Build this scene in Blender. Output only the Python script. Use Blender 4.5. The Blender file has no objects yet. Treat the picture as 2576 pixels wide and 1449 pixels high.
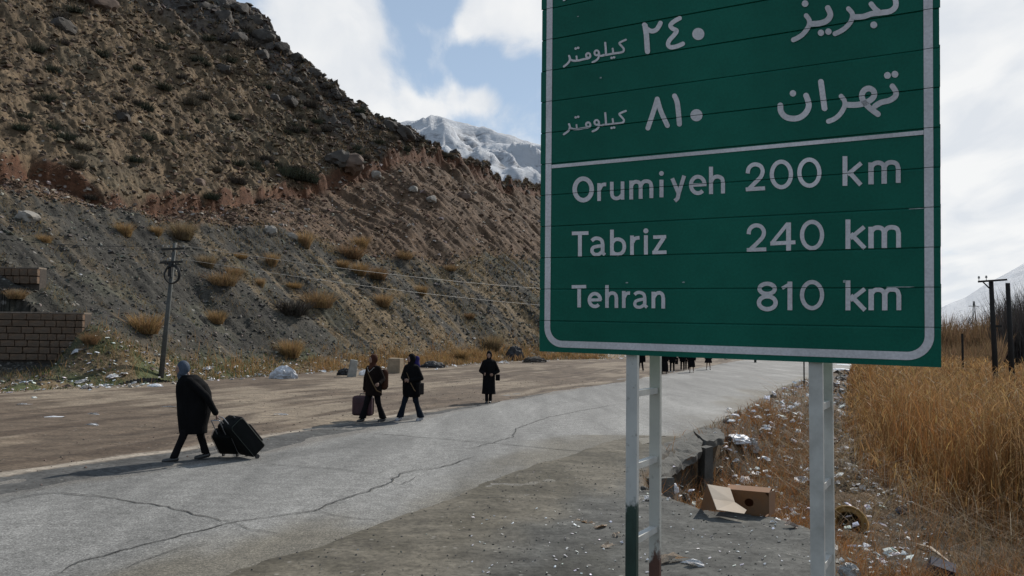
import bpy, bmesh, math, random
import numpy as np
from mathutils import Vector, Matrix, Euler
random.seed(7)
RNG = np.random.default_rng(11)
S = bpy.context.scene
COL = S.collection
PI = math.pi

# ------------------------------------------------------------------ camera, sky, sun, exposure
FPX, PITCH, ROLL, CAMH = 2000.0, math.radians(3.50), math.radians(0.786), 2.18   # focal length in 2576-px units
cd = bpy.data.cameras.new('camera'); cam = bpy.data.objects.new('camera', cd); COL.objects.link(cam)
cd.sensor_width = 36.0; cd.lens = 36.0 * FPX / 2576.0; cd.clip_start = 0.05; cd.clip_end = 20000
_fw = Vector((0, math.cos(PITCH), math.sin(PITCH))); _up0 = Vector((0, -math.sin(PITCH), math.cos(PITCH))); _rt0 = Vector((1, 0, 0))
_rt = _rt0*math.cos(ROLL) + _up0*math.sin(ROLL); _up = -_rt0*math.sin(ROLL) + _up0*math.cos(ROLL)
cam.matrix_world = Matrix(((_rt.x, _up.x, -_fw.x, 0), (_rt.y, _up.y, -_fw.y, 0), (_rt.z, _up.z, -_fw.z, CAMH), (0, 0, 0, 1)))
S.camera = cam
SUN_AZ, SUN_EL = 35.0, 38.0        # degrees right of the view direction (+Y), above the horizon
S.view_settings.view_transform = 'Standard'
try: S.view_settings.look = 'None'
except Exception: pass
S.view_settings.gamma = 1.0; S.view_settings.use_curve_mapping = False
S.view_settings.exposure = -0.2
sl = bpy.data.lights.new('sun', 'SUN'); sl.energy = 5.0; sl.angle = math.radians(0.53); sl.color = (1.0, .95, .87)
so = bpy.data.objects.new('sun', sl); COL.objects.link(so)
sdir = Vector((math.sin(math.radians(SUN_AZ))*math.cos(math.radians(SUN_EL)), math.cos(math.radians(SUN_AZ))*math.cos(math.radians(SUN_EL)), math.sin(math.radians(SUN_EL))))
so.rotation_euler = (-sdir).to_track_quat('-Z', 'Y').to_euler(); so.location = (20, 20, 60)

def pxdir(px, py):
    d = _fw + _rt*((px-1288.0)/FPX) + _up*((724.5-py)/FPX)
    return d
W = bpy.data.worlds.new('World'); S.world = W; W.use_nodes = True
def build_world():
    nt = W.node_tree; nt.nodes.clear(); N = nt.nodes.new; L = nt.links.new
    out = N('ShaderNodeOutputWorld'); bg = N('ShaderNodeBackground'); L(bg.outputs[0], out.inputs[0])
    sky = N('ShaderNodeTexSky'); sky.sky_type = 'NISHITA'; sky.sun_disc = False
    sky.sun_elevation = math.radians(SUN_EL); sky.sun_rotation = math.radians(SUN_AZ); sky.air_density = 1.0; sky.dust_density = 1.2; sky.ozone_density = 1.6; sky.altitude = 1400
    tc = N('ShaderNodeTexCoord'); sep = N('ShaderNodeSeparateXYZ'); L(tc.outputs['Generated'], sep.inputs[0])
    def math_(op, a, b=None, clamp=False):
        n = N('ShaderNodeMath'); n.operation = op; n.use_clamp = clamp
        for i, v in enumerate((a, b)):
            if v is None: continue
            if isinstance(v, (int, float)): n.inputs[i].default_value = v
            else: L(v, n.inputs[i])
        return n.outputs[0]
    zz = math_('ADD', sep.outputs[2], 0.22); u = math_('DIVIDE', sep.outputs[0], zz); v = math_('DIVIDE', sep.outputs[1], zz)
    cmb = N('ShaderNodeCombineXYZ'); L(u, cmb.inputs[0]); L(v, cmb.inputs[1])
    vp = N('ShaderNodeVectorMath'); vp.operation = 'MULTIPLY'; vp.inputs[1].default_value = (1.9, 1.0, 1); L(cmb.outputs[0], vp.inputs[0])
    nz = N('ShaderNodeTexNoise'); nz.inputs['Scale'].default_value = 1.7; nz.inputs['Detail'].default_value = 9; nz.inputs['Roughness'].default_value = .62; nz.inputs['Distortion'].default_value = .35
    L(vp.outputs[0], nz.inputs['Vector'])
    val = nz.outputs['Fac']
    # cloud banks where the photograph has them, each a soft patch of sky directions
    def blob(val, px, py, rad, amt):
        d = pxdir(px, py).normalized()
        dp = N('ShaderNodeVectorMath'); dp.operation = 'DOT_PRODUCT'; L(tc.outputs['Generated'], dp.inputs[0]); dp.inputs[1].default_value = d
        mr = N('ShaderNodeMapRange'); mr.interpolation_type = 'SMOOTHSTEP'; L(dp.outputs['Value'], mr.inputs[0])
        mr.inputs[1].default_value = math.cos(math.radians(rad)); mr.inputs[2].default_value = 1.0; mr.inputs[3].default_value = 0; mr.inputs[4].default_value = amt
        return math_('ADD', val, mr.outputs[0])
    val = math_('ADD', math_('MULTIPLY', math_('SUBTRACT', val, .5), 1.25), .5)
    for a in [(820,60,5,.17),(930,115,3.4,.17),(1060,112,2.6,.2),(1110,125,2,.12),(900,150,3,.14),(840,235,4.2,.30),(950,245,3.2,.24),(1085,232,2.8,.24),(1190,222,2.6,.24),(1030,262,3,.12),(1250,55,3.8,.28),(1180,85,2.2,.14),(1330,20,4,.15),(1060,15,3.6,-.30),(1010,178,3.4,-.30),(1110,178,3.0,-.28),(905,190,1.6,-.12),(1270,150,3.4,-.26),(1200,158,2.4,-.2),(1310,235,3,-.10),(700,120,5,.04),(2480,60,9,.3),(2450,330,9,.22),(2470,560,10,.3),(2420,200,4,-.08)]:
        val = blob(val, *a)
    ez = N('ShaderNodeMapRange'); ez.interpolation_type = 'SMOOTHSTEP'; L(sep.outputs[2], ez.inputs[0]); ez.inputs[1].default_value = .48; ez.inputs[2].default_value = .85; ez.inputs[3].default_value = 0; ez.inputs[4].default_value = -.13
    val = math_('ADD', val, ez.outputs[0])
    cr = N('ShaderNodeMapRange'); cr.interpolation_type = 'SMOOTHSTEP'; L(val, cr.inputs[0]); cr.inputs[1].default_value = .39; cr.inputs[2].default_value = .74
    # finer light and dark inside the clouds
    nz2 = N('ShaderNodeTexNoise'); nz2.inputs['Scale'].default_value = 3.1; nz2.inputs['Detail'].default_value = 7; nz2.inputs['Distortion'].default_value = .4; L(vp.outputs[0], nz2.inputs['Vector'])
    cc = N('ShaderNodeValToRGB'); cc.color_ramp.elements[0].position = .36; cc.color_ramp.elements[0].color = (8.4, 8.7, 9.1, 1); cc.color_ramp.elements[1].position = .62; cc.color_ramp.elements[1].color = (10.5, 10.45, 10.3, 1)
    L(nz2.outputs['Fac'], cc.inputs[0])
    # clouds seen towards the sun are brighter than those behind the camera
    sd = N('ShaderNodeVectorMath'); sd.operation = 'DOT_PRODUCT'; L(tc.outputs['Generated'], sd.inputs[0]); sd.inputs[1].default_value = sdir
    sm = N('ShaderNodeMapRange'); sm.interpolation_type = 'SMOOTHSTEP'; L(sd.outputs['Value'], sm.inputs[0]); sm.inputs[1].default_value = -.5; sm.inputs[2].default_value = .55; sm.inputs[3].default_value = .50; sm.inputs[4].default_value = 1.05
    cs = N('ShaderNodeVectorMath'); cs.operation = 'SCALE'; L(cc.outputs[0], cs.inputs[0]); L(sm.outputs[0], cs.inputs['Scale'])
    # thin veil towards the horizon, where layers of cloud overlap
    hz = N('ShaderNodeMapRange'); hz.interpolation_type = 'SMOOTHSTEP'; L(sep.outputs[2], hz.inputs[0]); hz.inputs[1].default_value = .0; hz.inputs[2].default_value = .5; hz.inputs[3].default_value = .8; hz.inputs[4].default_value = .5
    skm = N('ShaderNodeMix'); skm.data_type = 'RGBA'; L(hz.outputs[0], skm.inputs['Factor']); L(sky.outputs[0], skm.inputs['A']); skm.inputs['B'].default_value = (5.9, 7.6, 9.6, 1)
    mx = N('ShaderNodeMix'); mx.data_type = 'RGBA'; fac = math_('MULTIPLY', cr.outputs[0], .9); L(fac, mx.inputs['Factor']); L(skm.outputs['Result'], mx.inputs['A']); L(cs.outputs[0], mx.inputs['B'])
    L(mx.outputs['Result'], bg.inputs[0]); bg.inputs[1].default_value = 0.10
build_world()

# ------------------------------------------------------------------ pixel -> world (only to read real positions off the photograph)
def gnd(px, py, z=0.0):
    d = pxdir(px, py); t = (z-CAMH)/d.z; return Vector((d.x*t, d.y*t, z))
def at(px, py, Y):
    d = pxdir(px, py); t = Y/d.y; return Vector((d.x*t, Y, CAMH+d.z*t))

# ------------------------------------------------------------------ noise
def _hash(ix, iy, seed):
    h = (ix.astype(np.int64)*374761393 + iy.astype(np.int64)*668265263 + seed*1442695041) & 0xffffffff
    h = ((h ^ (h >> 13))*1274126177) & 0xffffffff
    return ((h ^ (h >> 16)) & 0xffff)/65535.0
def perlin(x, y, seed=0):
    x = np.asarray(x, float); y = np.asarray(y, float)
    ix = np.floor(x); iy = np.floor(y); fx = x-ix; fy = y-iy
    u = fx*fx*fx*(fx*(fx*6-15)+10); v = fy*fy*fy*(fy*(fy*6-15)+10)
    def g(a, b):
        t = _hash(ix+a, iy+b, seed)*2*PI
        return np.cos(t)*(fx-a) + np.sin(t)*(fy-b)
    n0 = g(0,0)*(1-u)+g(1,0)*u; n1 = g(0,1)*(1-u)+g(1,1)*u
    return (n0*(1-v)+n1*v)*1.41
def fbm(x, y, o=4, seed=0, gain=.5):
    s = 0; a = 1; f = 1
    for i in range(o):
        s = s + a*perlin(x*f, y*f, seed+i*17); a *= gain; f *= 2.03
    return s
def ridged(x, y, o=3, seed=0):
    s = 0; a = 1; f = 1
    for i in range(o):
        s = s + a*(1-2*np.abs(perlin(x*f, y*f, seed+i*31))); a *= .5; f *= 2.1
    return s/1.75
def cells(x, y, seed=0):
    """value of the nearest cell and distance to the border between cells (blocky rock)"""
    ix = np.floor(x); iy = np.floor(y); b1 = np.full(np.shape(x), 9.0); b2 = b1.copy(); v = np.zeros(np.shape(x))
    for a in (-1,0,1):
        for b in (-1,0,1):
            jx = ix+a; jy = iy+b
            qx = jx+_hash(jx, jy, seed); qy = jy+_hash(jx, jy, seed+5)
            d = (x-qx)**2+(y-qy)**2; c = _hash(jx, jy, seed+9)
            n = d < b1
            b2 = np.where(n, b1, np.minimum(b2, d)); v = np.where(n, c, v); b1 = np.where(n, d, b1)
    return v, np.sqrt(b2)-np.sqrt(b1)
def sstep(a, b, x):
    t = np.clip((x-a)/(b-a), 0, 1); return t*t*(3-2*t)

# ------------------------------------------------------------------ terrain
HA = np.array([-18.0, 28.0]); HD = np.array([.38, .925]); HD = HD/np.linalg.norm(HD); HN = np.array([-HD[1], HD[0]])
WALLX, WALLY = -18.35, 33.6
def to_ls(x, y):
    dx = x-HA[0]; dy = y-HA[1]
    return dx*HD[0]+dy*HD[1], dx*HN[0]+dy*HN[1]
def from_ls(l, s):
    return HA[0]+l*HD[0]+s*HN[0], HA[1]+l*HD[1]+s*HN[1]
# lines along the hill, filled in below from the photograph: (l, s) pairs
LINE_G = None; LINE_C = None; LINE_R = None
foot_px = [(-300,1020),(0,985),(200,976),(400,962),(600,950),(760,938),(900,930),(1080,922),(1250,910),(1400,905),(1550,903)]
_f = [to_ls(*gnd(a, b)[:2]) for a, b in foot_px]; _f.sort(); FL = np.array([p[0] for p in _f]); FS = np.array([p[1] for p in _f])
def hill_base(l, s):
    so_ = s-np.interp(l, FL, FS)
    k = np.interp(l, [25, 85], [.74, .98])
    h = .30*np.clip(so_, 0, 2.2) + k*np.clip(so_-2.2, 0, None)
    h = np.where(so_ < 0, so_*.2, h)
    return h, so_
def hill(x, y, fine=True):
    l, s = to_ls(x, y)
    h, q = hill_base(l, s)
    on = sstep(1.0, 6.0, q)
    h = h + on*(fbm(l/13, s/16, 3, 3)*1.1 + fbm(l/3.2, s/6.5, 3, 5)*.34)
    if LINE_C is not None:
        dg, dc, dr = zone_masks(x, y)
        sc = s-dc + perlin(l/1.7, s/1.7, 8)*.5 + perlin(l/.6, s/.6, 9)*.2
        sg = s-dg
        # cut: the track bench between grey tip and the scarp above it
        h = h + 1.2*sstep(sc-.5, sc+.1, s) - 1.2*sstep(sg, np.maximum(sc-.5, sg+1), s)
        up = sstep(sc-.2, sc+1.5, s)
        red = sstep(sg-.5, sg+1.5, s)*(1-up)
        # gullied face at the far end of the cut
        gul = sstep(34, 52, l)*sstep(sg-3, sg+3, s)
        h = h + gul*(ridged((l+s*.22)/5.5, s/16, 3, 21)*1.5-.6)
        h = h + red*ridged(l/1.3, s/3.5, 3, 23)*.22
        h = h + up*(fbm(l/1.4, s/1.7, 4, 41, .6)*.42 + ridged(l/3.0+s/7, s/3.6, 2, 43)*.30)
    if LINE_R is not None:
        sr = s-dr
        near = sstep(11, 1, sr-s)
        cv, cb = cells(l/3.1+fbm(l/4, s/4, 2, 50)*.35, s/2.6, 51)
        cv2, cb2 = cells(l/1.3+3, s/1.1, 57)
        h = h + near*((cv-.3)*1.3*sstep(0, .5, cb) + (cv2-.4)*.45*sstep(0, .4, cb2) + fbm(l/5, s/5, 3, 59)*.9)
        over = np.clip(s-sr, 0, None)
        h = h - over*1.35
    if fine:
        h = h + on*(ridged(l/1.0+fbm(l/5, s/9, 2, 76)*.8, s/7.5, 2, 73)*.15)
        h = h + on*(fbm(l/.55, s/.9, 3, 61, .6)*.085 + ridged(l/1.1, s/2.6, 2, 67)*.06) + (1-on)*perlin(x/.7, y/.7, 71)*.03*(q > 0)
    # cut made for the low stone wall and the fill behind it
    inx = sstep(WALLX+.35, WALLX+.05, x)
    front = inx*(y < WALLY+.2)
    h = np.where(front > 0, np.minimum(h, h*(1-front)+front*np.clip(.17*(y-28.9), 0, .8)), h)
    if fine:
        hw = hill(x, np.full(np.shape(x), WALLY+.3), False)
        ramp = np.where(x < WALLX+.02, (y >= WALLY+.2)*1.0, sstep(WALLY-2.6, WALLY+.6, y))
        raise_ = np.clip(2.45-hw, 0, 3)*sstep(WALLX+4.2, WALLX-.1, x)*np.exp(-np.clip(y-WALLY-.4, 0, None)/4.5)*ramp
        h = h + raise_
    return h

edge_px = [(2190,1640),(2110,1449),(2062,1345),(1940,1302),(1830,1292),(1760,1284),(1680,1252),(1618,1228),(1612,1196),(1670,1148),(1738,1098),(1797,1078),(1870,1040),(1990,970),(2100,936),(2235,912)]
EDGE = np.array([gnd(a, b)[:2] for a, b in edge_px])
EDGE = np.vstack([[EDGE[0][0]+1.5, -10], [EDGE[0][0]+.4, 4.0], EDGE, EDGE[-1]+np.array([45, 75]), EDGE[-1]+np.array([400, 700])])
def edge_dist(x, y):
    """signed distance to the roadside drop, positive on the ditch side"""
    x = np.asarray(x, float); y = np.asarray(y, float); best = np.full(x.shape, 1e9); inside = np.zeros(x.shape, bool)
    P = EDGE
    for a, b in zip(P[:-1], P[1:]):
        e = b-a; L2 = e@e; t = np.clip(((x-a[0])*e[0]+(y-a[1])*e[1])/L2, 0, 1)
        d = np.hypot(x-a[0]-t*e[0], y-a[1]-t*e[1]); best = np.minimum(best, d)
        c = (a[1] <= y) != (b[1] <= y)
        xi = a[0]+(y-a[1])*e[0]/(e[1] if abs(e[1]) > 1e-9 else 1e-9)
        inside ^= c & (x > xi)
    return np.where(inside, best, -best)
LEFT_px = [(-500,1330),(0,1240),(300,1192),(440,1168),(650,1137),(930,1075),(1230,1015),(1400,985),(1570,960)]
RIGHT_px = [(200,1620),(590,1449),(755,1394),(998,1306),(1171,1241),(1345,1168),(1509,1116),(1600,1096)]
_l = np.array([gnd(a, b)[:2] for a, b in LEFT_px]); LROW = np.vstack([_l[0]+(_l[0]-_l[1])*3, _l, _l[-1]+(.42*30, 30), _l[-1]+(.42*160, 160), _l[-1]+(.42*500, 500)])
_r = np.array([gnd(a, b)[:2] for a, b in RIGHT_px])
_e = EDGE[11:-1]-np.array([.25, 0])
RROW = np.vstack([_r[0]+(_r[0]-_r[1])*2, _r, _e, _e[-1]+(60, 120)])
def road_left(y): return np.interp(y, LROW[:,1], LROW[:,0])
def road_right(y): return np.interp(y, RROW[:,1], RROW[:,0])
def ground_z(x, y, fine=True):
    d = edge_dist(x, y)
    wid = np.interp(y, [0, 10, 11.5, 17, 19, 30, 60], [1.3, 1.1, .40, .40, 1.0, 3.2, 6.0])
    bank = sstep(0, 1, d/wid)
    z = -bank*np.interp(y, [10, 14, 60], [.85, 1.05, 1.2]) - sstep(2, 9, d)*.2
    if fine:
        z = z + bank*(fbm(x/1.5, y/1.5, 3, 81)*.16)
    rl = road_left(y); rr = road_right(y)
    wob = fbm(x/1.7, y/2.6, 4, 83)
    inl = (x-rl)+wob*.35; inr = (rr-x)+wob*.30
    n2 = fbm(x/.5, y/.5, 3, 87, .6) if fine else 0
    side = .016 + .02*wob + .006*n2
    # the road bed lies below the asphalt sheet; dirt laps over its edges
    bed = sstep(-.15, .35, np.minimum(inl, inr))
    flat = np.where(d < 0, side, 0)
    z = z + np.where(d < .0, flat*(1-bed) - .045*bed, 0)
    mud = (x < rl) & (d < 0)
    if fine:
        u = (x-rl)
        rut = perlin(u*1.25+fbm(x/6, y/9, 2, 92)*.8, y*.07, 91)*.038 + perlin(u*3.1+fbm(x/3, y/6, 2, 94), y*.16, 93)*.018 + fbm(x/.8, y/1.8, 3, 95)*.010
        z = z + np.where(mud, rut*sstep(0, 1.2, -u), 0)
        pad = (x > rr) & (d < 0)
        z = z + np.where(pad, fbm(x/.9, y/.9, 4, 97)*.02*sstep(0, .8, x-rr), 0)
    return z
def surf(x, y):
    x = np.asarray(x, float); y = np.asarray(y, float)
    l, s = to_ls(x, y)
    g = ground_z(x, y); h = hill(x, y)
    q = s-np.interp(l, FL, FS)
    return np.where(q > -.3, np.maximum(h, np.where(q > 1.0, -9, g)), g)
def hit(px, py, tmax=420.0, t0=4.0, add=0.0):
    """where the line of sight of a photograph point meets the terrain"""
    d = pxdir(px, py); t = np.exp(np.linspace(math.log(t0), math.log(tmax), 420))
    x = d.x*t; y = d.y*t; z = CAMH+d.z*t
    g = surf(x, y)+add; k = np.argmax(z < g)
    if not (z < g).any(): return None
    t = np.linspace(t[max(k-1, 0)], t[k], 40); x = d.x*t; y = d.y*t; z = CAMH+d.z*t; g = surf(x, y)+add; k = np.argmax(z < g)
    return Vector((x[k], y[k], float(g[k]-add)))
def line_ls(pts):
    out = []
    for p in pts:
        h_ = hit(*p)
        if h_ is not None: out.append(to_ls(h_.x, h_.y))
    out.sort()
    a = np.array(out).T
    return a
# the three lines that run along the hill, kept as distance from the origin by bearing
def line_pol(pts):
    out = []
    for p in pts:
        h_ = hit(*p)
        if h_ is not None: out.append((math.atan2(h_.x, h_.y), math.hypot(h_.x, h_.y)))
        else: print('no hit', p)
    out.sort(); return np.array(out).T
_g = line_pol([(-900,520),(-300,490),(0,482),(110,500),(230,520),(370,548),(520,560),(740,592),(860,622),(960,652),(1150,655),(1360,656)])
_c = line_pol([(-900,330),(-300,350),(0,395),(80,400),(190,432),(262,500),(380,492),(560,480),(700,462),(850,442),(920,418),(1000,388),(1100,384),(1210,432),(1300,462),(1360,484)])
_r_ = line_pol([(600,18),(650,45),(700,108),(745,140),(795,175),(842,232),(890,272),(940,300),(985,318),(1040,342),(1090,378),(1160,406),(1210,430),(1290,462),(1350,480),(1440,540),(1560,600)])
def extl(a, lo, hi):
    return np.array([np.concatenate([[-1.6], a[0], [a[0][-1]+.1, 1.2]]), np.concatenate([[a[1][0]*lo], a[1], [a[1][-1]*hi, a[1][-1]*hi]])])
LINE_G = extl(_g, .7, 1.0); LINE_C = extl(_c, .7, 1.0); LINE_R = extl(_r_, 1.0, .55)
print('G', np.round(_g, 2).tolist()); print('C', np.round(_c, 2).tolist()); print('R', np.round(_r_, 2).tolist())
def zone_masks(x, y):
    """grey tip, red cut, upper slope (0..1 each) and distance below the crest"""
    l, s = to_ls(x, y); ph = np.arctan2(x, y); rho = np.hypot(x, y)
    k = np.maximum(np.sin(ph)*HN[0]+np.cos(ph)*HN[1], .12)
    dg = (rho-np.interp(ph, LINE_G[0], LINE_G[1]))*k; dc = (rho-np.interp(ph, LINE_C[0], LINE_C[1]))*k; dr = (rho-np.interp(ph, LINE_R[0], LINE_R[1]))*k
    return dg, dc, dr

# ------------------------------------------------------------------ object helpers
def tag(o, label=None, cat=None, group=None, kind=None):
    if label: o['label'] = label
    if cat: o['category'] = cat
    if group: o['group'] = group
    if kind: o['kind'] = kind
    return o
def empty(name, loc=(0,0,0), rz=0):
    o = bpy.data.objects.new(name, None); COL.objects.link(o); o.location = loc; o.rotation_euler = (0,0,rz); o.empty_display_size = .2
    return o
def link(name, me, parent=None, loc=None, rot=None):
    o = bpy.data.objects.new(name, me); COL.objects.link(o)
    if parent is not None: o.parent = parent
    if loc is not None: o.location = loc
    if rot is not None: o.rotation_euler = rot
    return o
def npmesh(name, V, F, mat=None, col=None, smooth=False):
    """V (n,3); F (m,3) or (m,4) array; col (n,3) per vertex"""
    me = bpy.data.meshes.new(name); V = np.ascontiguousarray(V, dtype=np.float32); F = np.ascontiguousarray(F, dtype=np.int32)
    k = F.shape[1]
    me.vertices.add(len(V)); me.vertices.foreach_set('co', V.ravel())
    me.loops.add(F.size); me.loops.foreach_set('vertex_index', F.ravel())
    me.polygons.add(len(F)); me.polygons.foreach_set('loop_start', np.arange(0, F.size, k, dtype=np.int32))
    me.polygons.foreach_set('use_smooth', np.full(len(F), smooth, dtype=bool))
    if col is not None:
        c = np.ones((len(V), 4), np.float32); c[:, :3] = col
        at_ = me.color_attributes.new('Col', 'FLOAT_COLOR', 'POINT'); at_.data.foreach_set('color', c.ravel())
    me.update(calc_edges=True); me.validate()
    if mat: me.materials.append(mat)
    return me
class MB:
    """collects simple shapes into one mesh"""
    def __init__(s): s.v = []; s.f = []
    def add(s, V, F):
        n = len(s.v); s.v += [tuple(v) for v in V]; s.f += [tuple(i+n for i in f) for f in F]; return s
    def box(s, c, size, rot=None, taper=1.0, jit=0):
        hx, hy, hz = size[0]/2, size[1]/2, size[2]/2; V = []
        for sz in (-1, 1):
            k = taper if sz > 0 else 1
            for sx, sy in ((-1,-1),(1,-1),(1,1),(-1,1)): V.append(Vector((sx*hx*k, sy*hy*k, sz*hz)))
        if jit: V = [v+Vector((random.uniform(-jit,jit), random.uniform(-jit,jit), random.uniform(-jit,jit))) for v in V]
        if rot is not None: V = [rot @ v for v in V]
        V = [v+Vector(c) for v in V]
        return s.add(V, [(3,2,1,0),(4,5,6,7),(0,1,5,4),(1,2,6,5),(2,3,7,6),(3,0,4,7)])
    def beam(s, a, b, w, h, up=(0,0,1)):
        a = Vector(a); b = Vector(b); d = (b-a).normalized(); u = Vector(up); r = d.cross(u)
        if r.length < 1e-4: r = d.cross(Vector((1,0,0)))
        r.normalize(); u = r.cross(d).normalized(); V = []
        for p in (a, b):
            for x, y in ((-1,-1),(1,-1),(1,1),(-1,1)): V.append(p+r*x*w/2+u*y*h/2)
        return s.add(V, [(0,1,2,3),(7,6,5,4),(4,5,1,0),(5,6,2,1),(6,7,3,2),(7,4,0,3)])
    def tube(s, pts, rad, n=8, cap=True, flat=1.0):
        pts = [Vector(p) for p in pts]; R = rad if isinstance(rad, (list, tuple)) else [rad]*len(pts)
        V = []; F = []; prev = None
        for i, p in enumerate(pts):
            d = (pts[min(i+1, len(pts)-1)]-pts[max(i-1, 0)]).normalized()
            if prev is None: r = d.cross(Vector((0,0,1))); r = d.cross(Vector((0,1,0))) if r.length < .05 else r
            else: r = prev-d*prev.dot(d)
            r.normalize(); prev = r; u = d.cross(r)
            for k in range(n):
                a = 2*PI*k/n; V.append(p+r*math.cos(a)*R[i]+u*math.sin(a)*R[i]*flat)
        for i in range(len(pts)-1):
            for k in range(n): F.append((i*n+k, i*n+(k+1)%n, (i+1)*n+(k+1)%n, (i+1)*n+k))
        if cap: F.append(tuple(range(n-1, -1, -1))); F.append(tuple((len(pts)-1)*n+k for k in range(n)))
        return s.add(V, F)
    def loft(s, rings, n=20, close=False):
        """rings: (centre, rx, ry[, rotz[, power]]) horizontal ellipses, bottom to top"""
        V = []; F = []
        for rg in rings:
            c, rx, ry = Vector(rg[0]), rg[1], rg[2]; rz = rg[3] if len(rg) > 3 else 0; pw = rg[4] if len(rg) > 4 else 1
            for k in range(n):
                a = 2*PI*k/n; x = math.copysign(abs(math.cos(a))**pw, math.cos(a))*rx; y = math.copysign(abs(math.sin(a))**pw, math.sin(a))*ry
                V.append(c+Vector((x*math.cos(rz)-y*math.sin(rz), x*math.sin(rz)+y*math.cos(rz), 0)))
        m = len(rings)
        for i in range(m-1):
            for k in range(n): F.append((i*n+k, i*n+(k+1)%n, (i+1)*n+(k+1)%n, (i+1)*n+k))
        F.append(tuple(range(n-1, -1, -1))); F.append(tuple((m-1)*n+k for k in range(n)))
        return s.add(V, F)
    def ball(s, c, r, n=12, m=8, rot=None):
        r = (r, r, r) if isinstance(r, (int, float)) else r; V = []; F = []
        for i in range(1, m):
            t = PI*i/m
            for k in range(n): a = 2*PI*k/n; V.append(Vector((math.sin(t)*math.cos(a)*r[0], math.sin(t)*math.sin(a)*r[1], math.cos(t)*r[2])))
        V += [Vector((0,0,r[2])), Vector((0,0,-r[2]))]
        if rot is not None: V = [rot @ v for v in V]
        V = [v+Vector(c) for v in V]; T = (m-1)*n; B = T+1
        for i in range(m-2):
            for k in range(n): F.append((i*n+k, (i+1)*n+k, (i+1)*n+(k+1)%n, i*n+(k+1)%n))
        for k in range(n): F.append((T, k, (k+1)%n)); F.append((B, (m-2)*n+(k+1)%n, (m-2)*n+k))
        return s.add(V, F)
    def caps(s, a, b, ra, rb, n=10):
        """tapered capsule"""
        a = Vector(a); b = Vector(b); d = (b-a); L = max(d.length, 1e-5); d /= L
        pts = []; rr = []
        for t in (-.98, -.8, -.45, 0): pts.append(a+d*ra*t); rr.append(ra*math.sqrt(max(1-t*t, .02)))
        for t in (0, .45, .8, .98): pts.append(b+d*rb*t); rr.append(rb*math.sqrt(max(1-t*t, .02)))
        return s.tube(pts, rr, n)
    def mesh(s, name, mat=None, smooth=False):
        me = bpy.data.meshes.new(name); me.from_pydata(s.v, [], s.f); me.validate()
        bm = bmesh.new(); bm.from_mesh(me); bmesh.ops.recalc_face_normals(bm, faces=bm.faces); bm.to_mesh(me); bm.free()
        if smooth: me.polygons.foreach_set('use_smooth', [True]*len(me.polygons))
        if mat: me.materials.append(mat)
        return me
    def obj(s, name, mat=None, parent=None, smooth=False): return link(name, s.mesh(name, mat, smooth), parent)
def copy_tree(o, parent=None):
    c = o.copy(); COL.objects.link(c)
    if parent is not None: c.parent = parent
    for ch in list(o.children): copy_tree(ch, c)
    return c

# ------------------------------------------------------------------ materials
def newmat(name):
    m = bpy.data.materials.new(name); m.use_nodes = True; nt = m.node_tree; nt.nodes.clear()
    o = nt.nodes.new('ShaderNodeOutputMaterial'); b = nt.nodes.new('ShaderNodeBsdfPrincipled'); nt.links.new(b.outputs[0], o.inputs[0])
    return m, nt, b, o
def nnoise(nt, scale, detail=4, rough=.55, vec=None, dist=0):
    n = nt.nodes.new('ShaderNodeTexNoise'); n.inputs['Scale'].default_value = scale; n.inputs['Detail'].default_value = detail; n.inputs['Roughness'].default_value = rough; n.inputs['Distortion'].default_value = dist
    if vec is not None: nt.links.new(vec, n.inputs['Vector'])
    return n.outputs['Fac']
def nramp(nt, fac, stops):
    r = nt.nodes.new('ShaderNodeValToRGB'); nt.links.new(fac, r.inputs[0]); e = r.color_ramp.elements
    while len(e) < len(stops): e.new(.5)
    for i, (p, c) in enumerate(stops):
        e[i].position = p; c = (c, c, c) if isinstance(c, (int, float)) else c; e[i].color = (c[0], c[1], c[2], 1)
    return r.outputs['Color']
def nmix(nt, a, b, fac, mode='MIX'):
    n = nt.nodes.new('ShaderNodeMix'); n.data_type = 'RGBA'; n.blend_type = mode
    for k, v in (('Factor', fac), ('A', a), ('B', b)):
        s_ = n.inputs[k]
        if k == 'Factor': s_ = n.inputs[0]
        if isinstance(v, (int, float)): s_.default_value = v if k == 'Factor' else (v, v, v, 1)
        elif isinstance(v, tuple): s_.default_value = (*v[:3], 1)
        else: nt.links.new(v, s_)
    return n.outputs['Result']
def nmap(nt, scale=(1,1,1), rot=(0,0,0), src='Object'):
    t = nt.nodes.new('ShaderNodeTexCoord'); m = nt.nodes.new('ShaderNodeMapping'); nt.links.new(t.outputs[src], m.inputs[0]); m.inputs['Scale'].default_value = scale; m.inputs['Rotation'].default_value = rot
    return m.outputs[0]
def nattr(nt, name='Col'):
    a = nt.nodes.new('ShaderNodeAttribute'); a.attribute_name = name; return a.outputs['Color']
def nbump(nt, b, h, strength=.5, dist=.02):
    n = nt.nodes.new('ShaderNodeBump'); n.inputs['Strength'].default_value = strength; n.inputs['Distance'].default_value = dist; nt.links.new(h, n.inputs['Height']); nt.links.new(n.outputs[0], b.inputs['Normal'])
    return n
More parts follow.
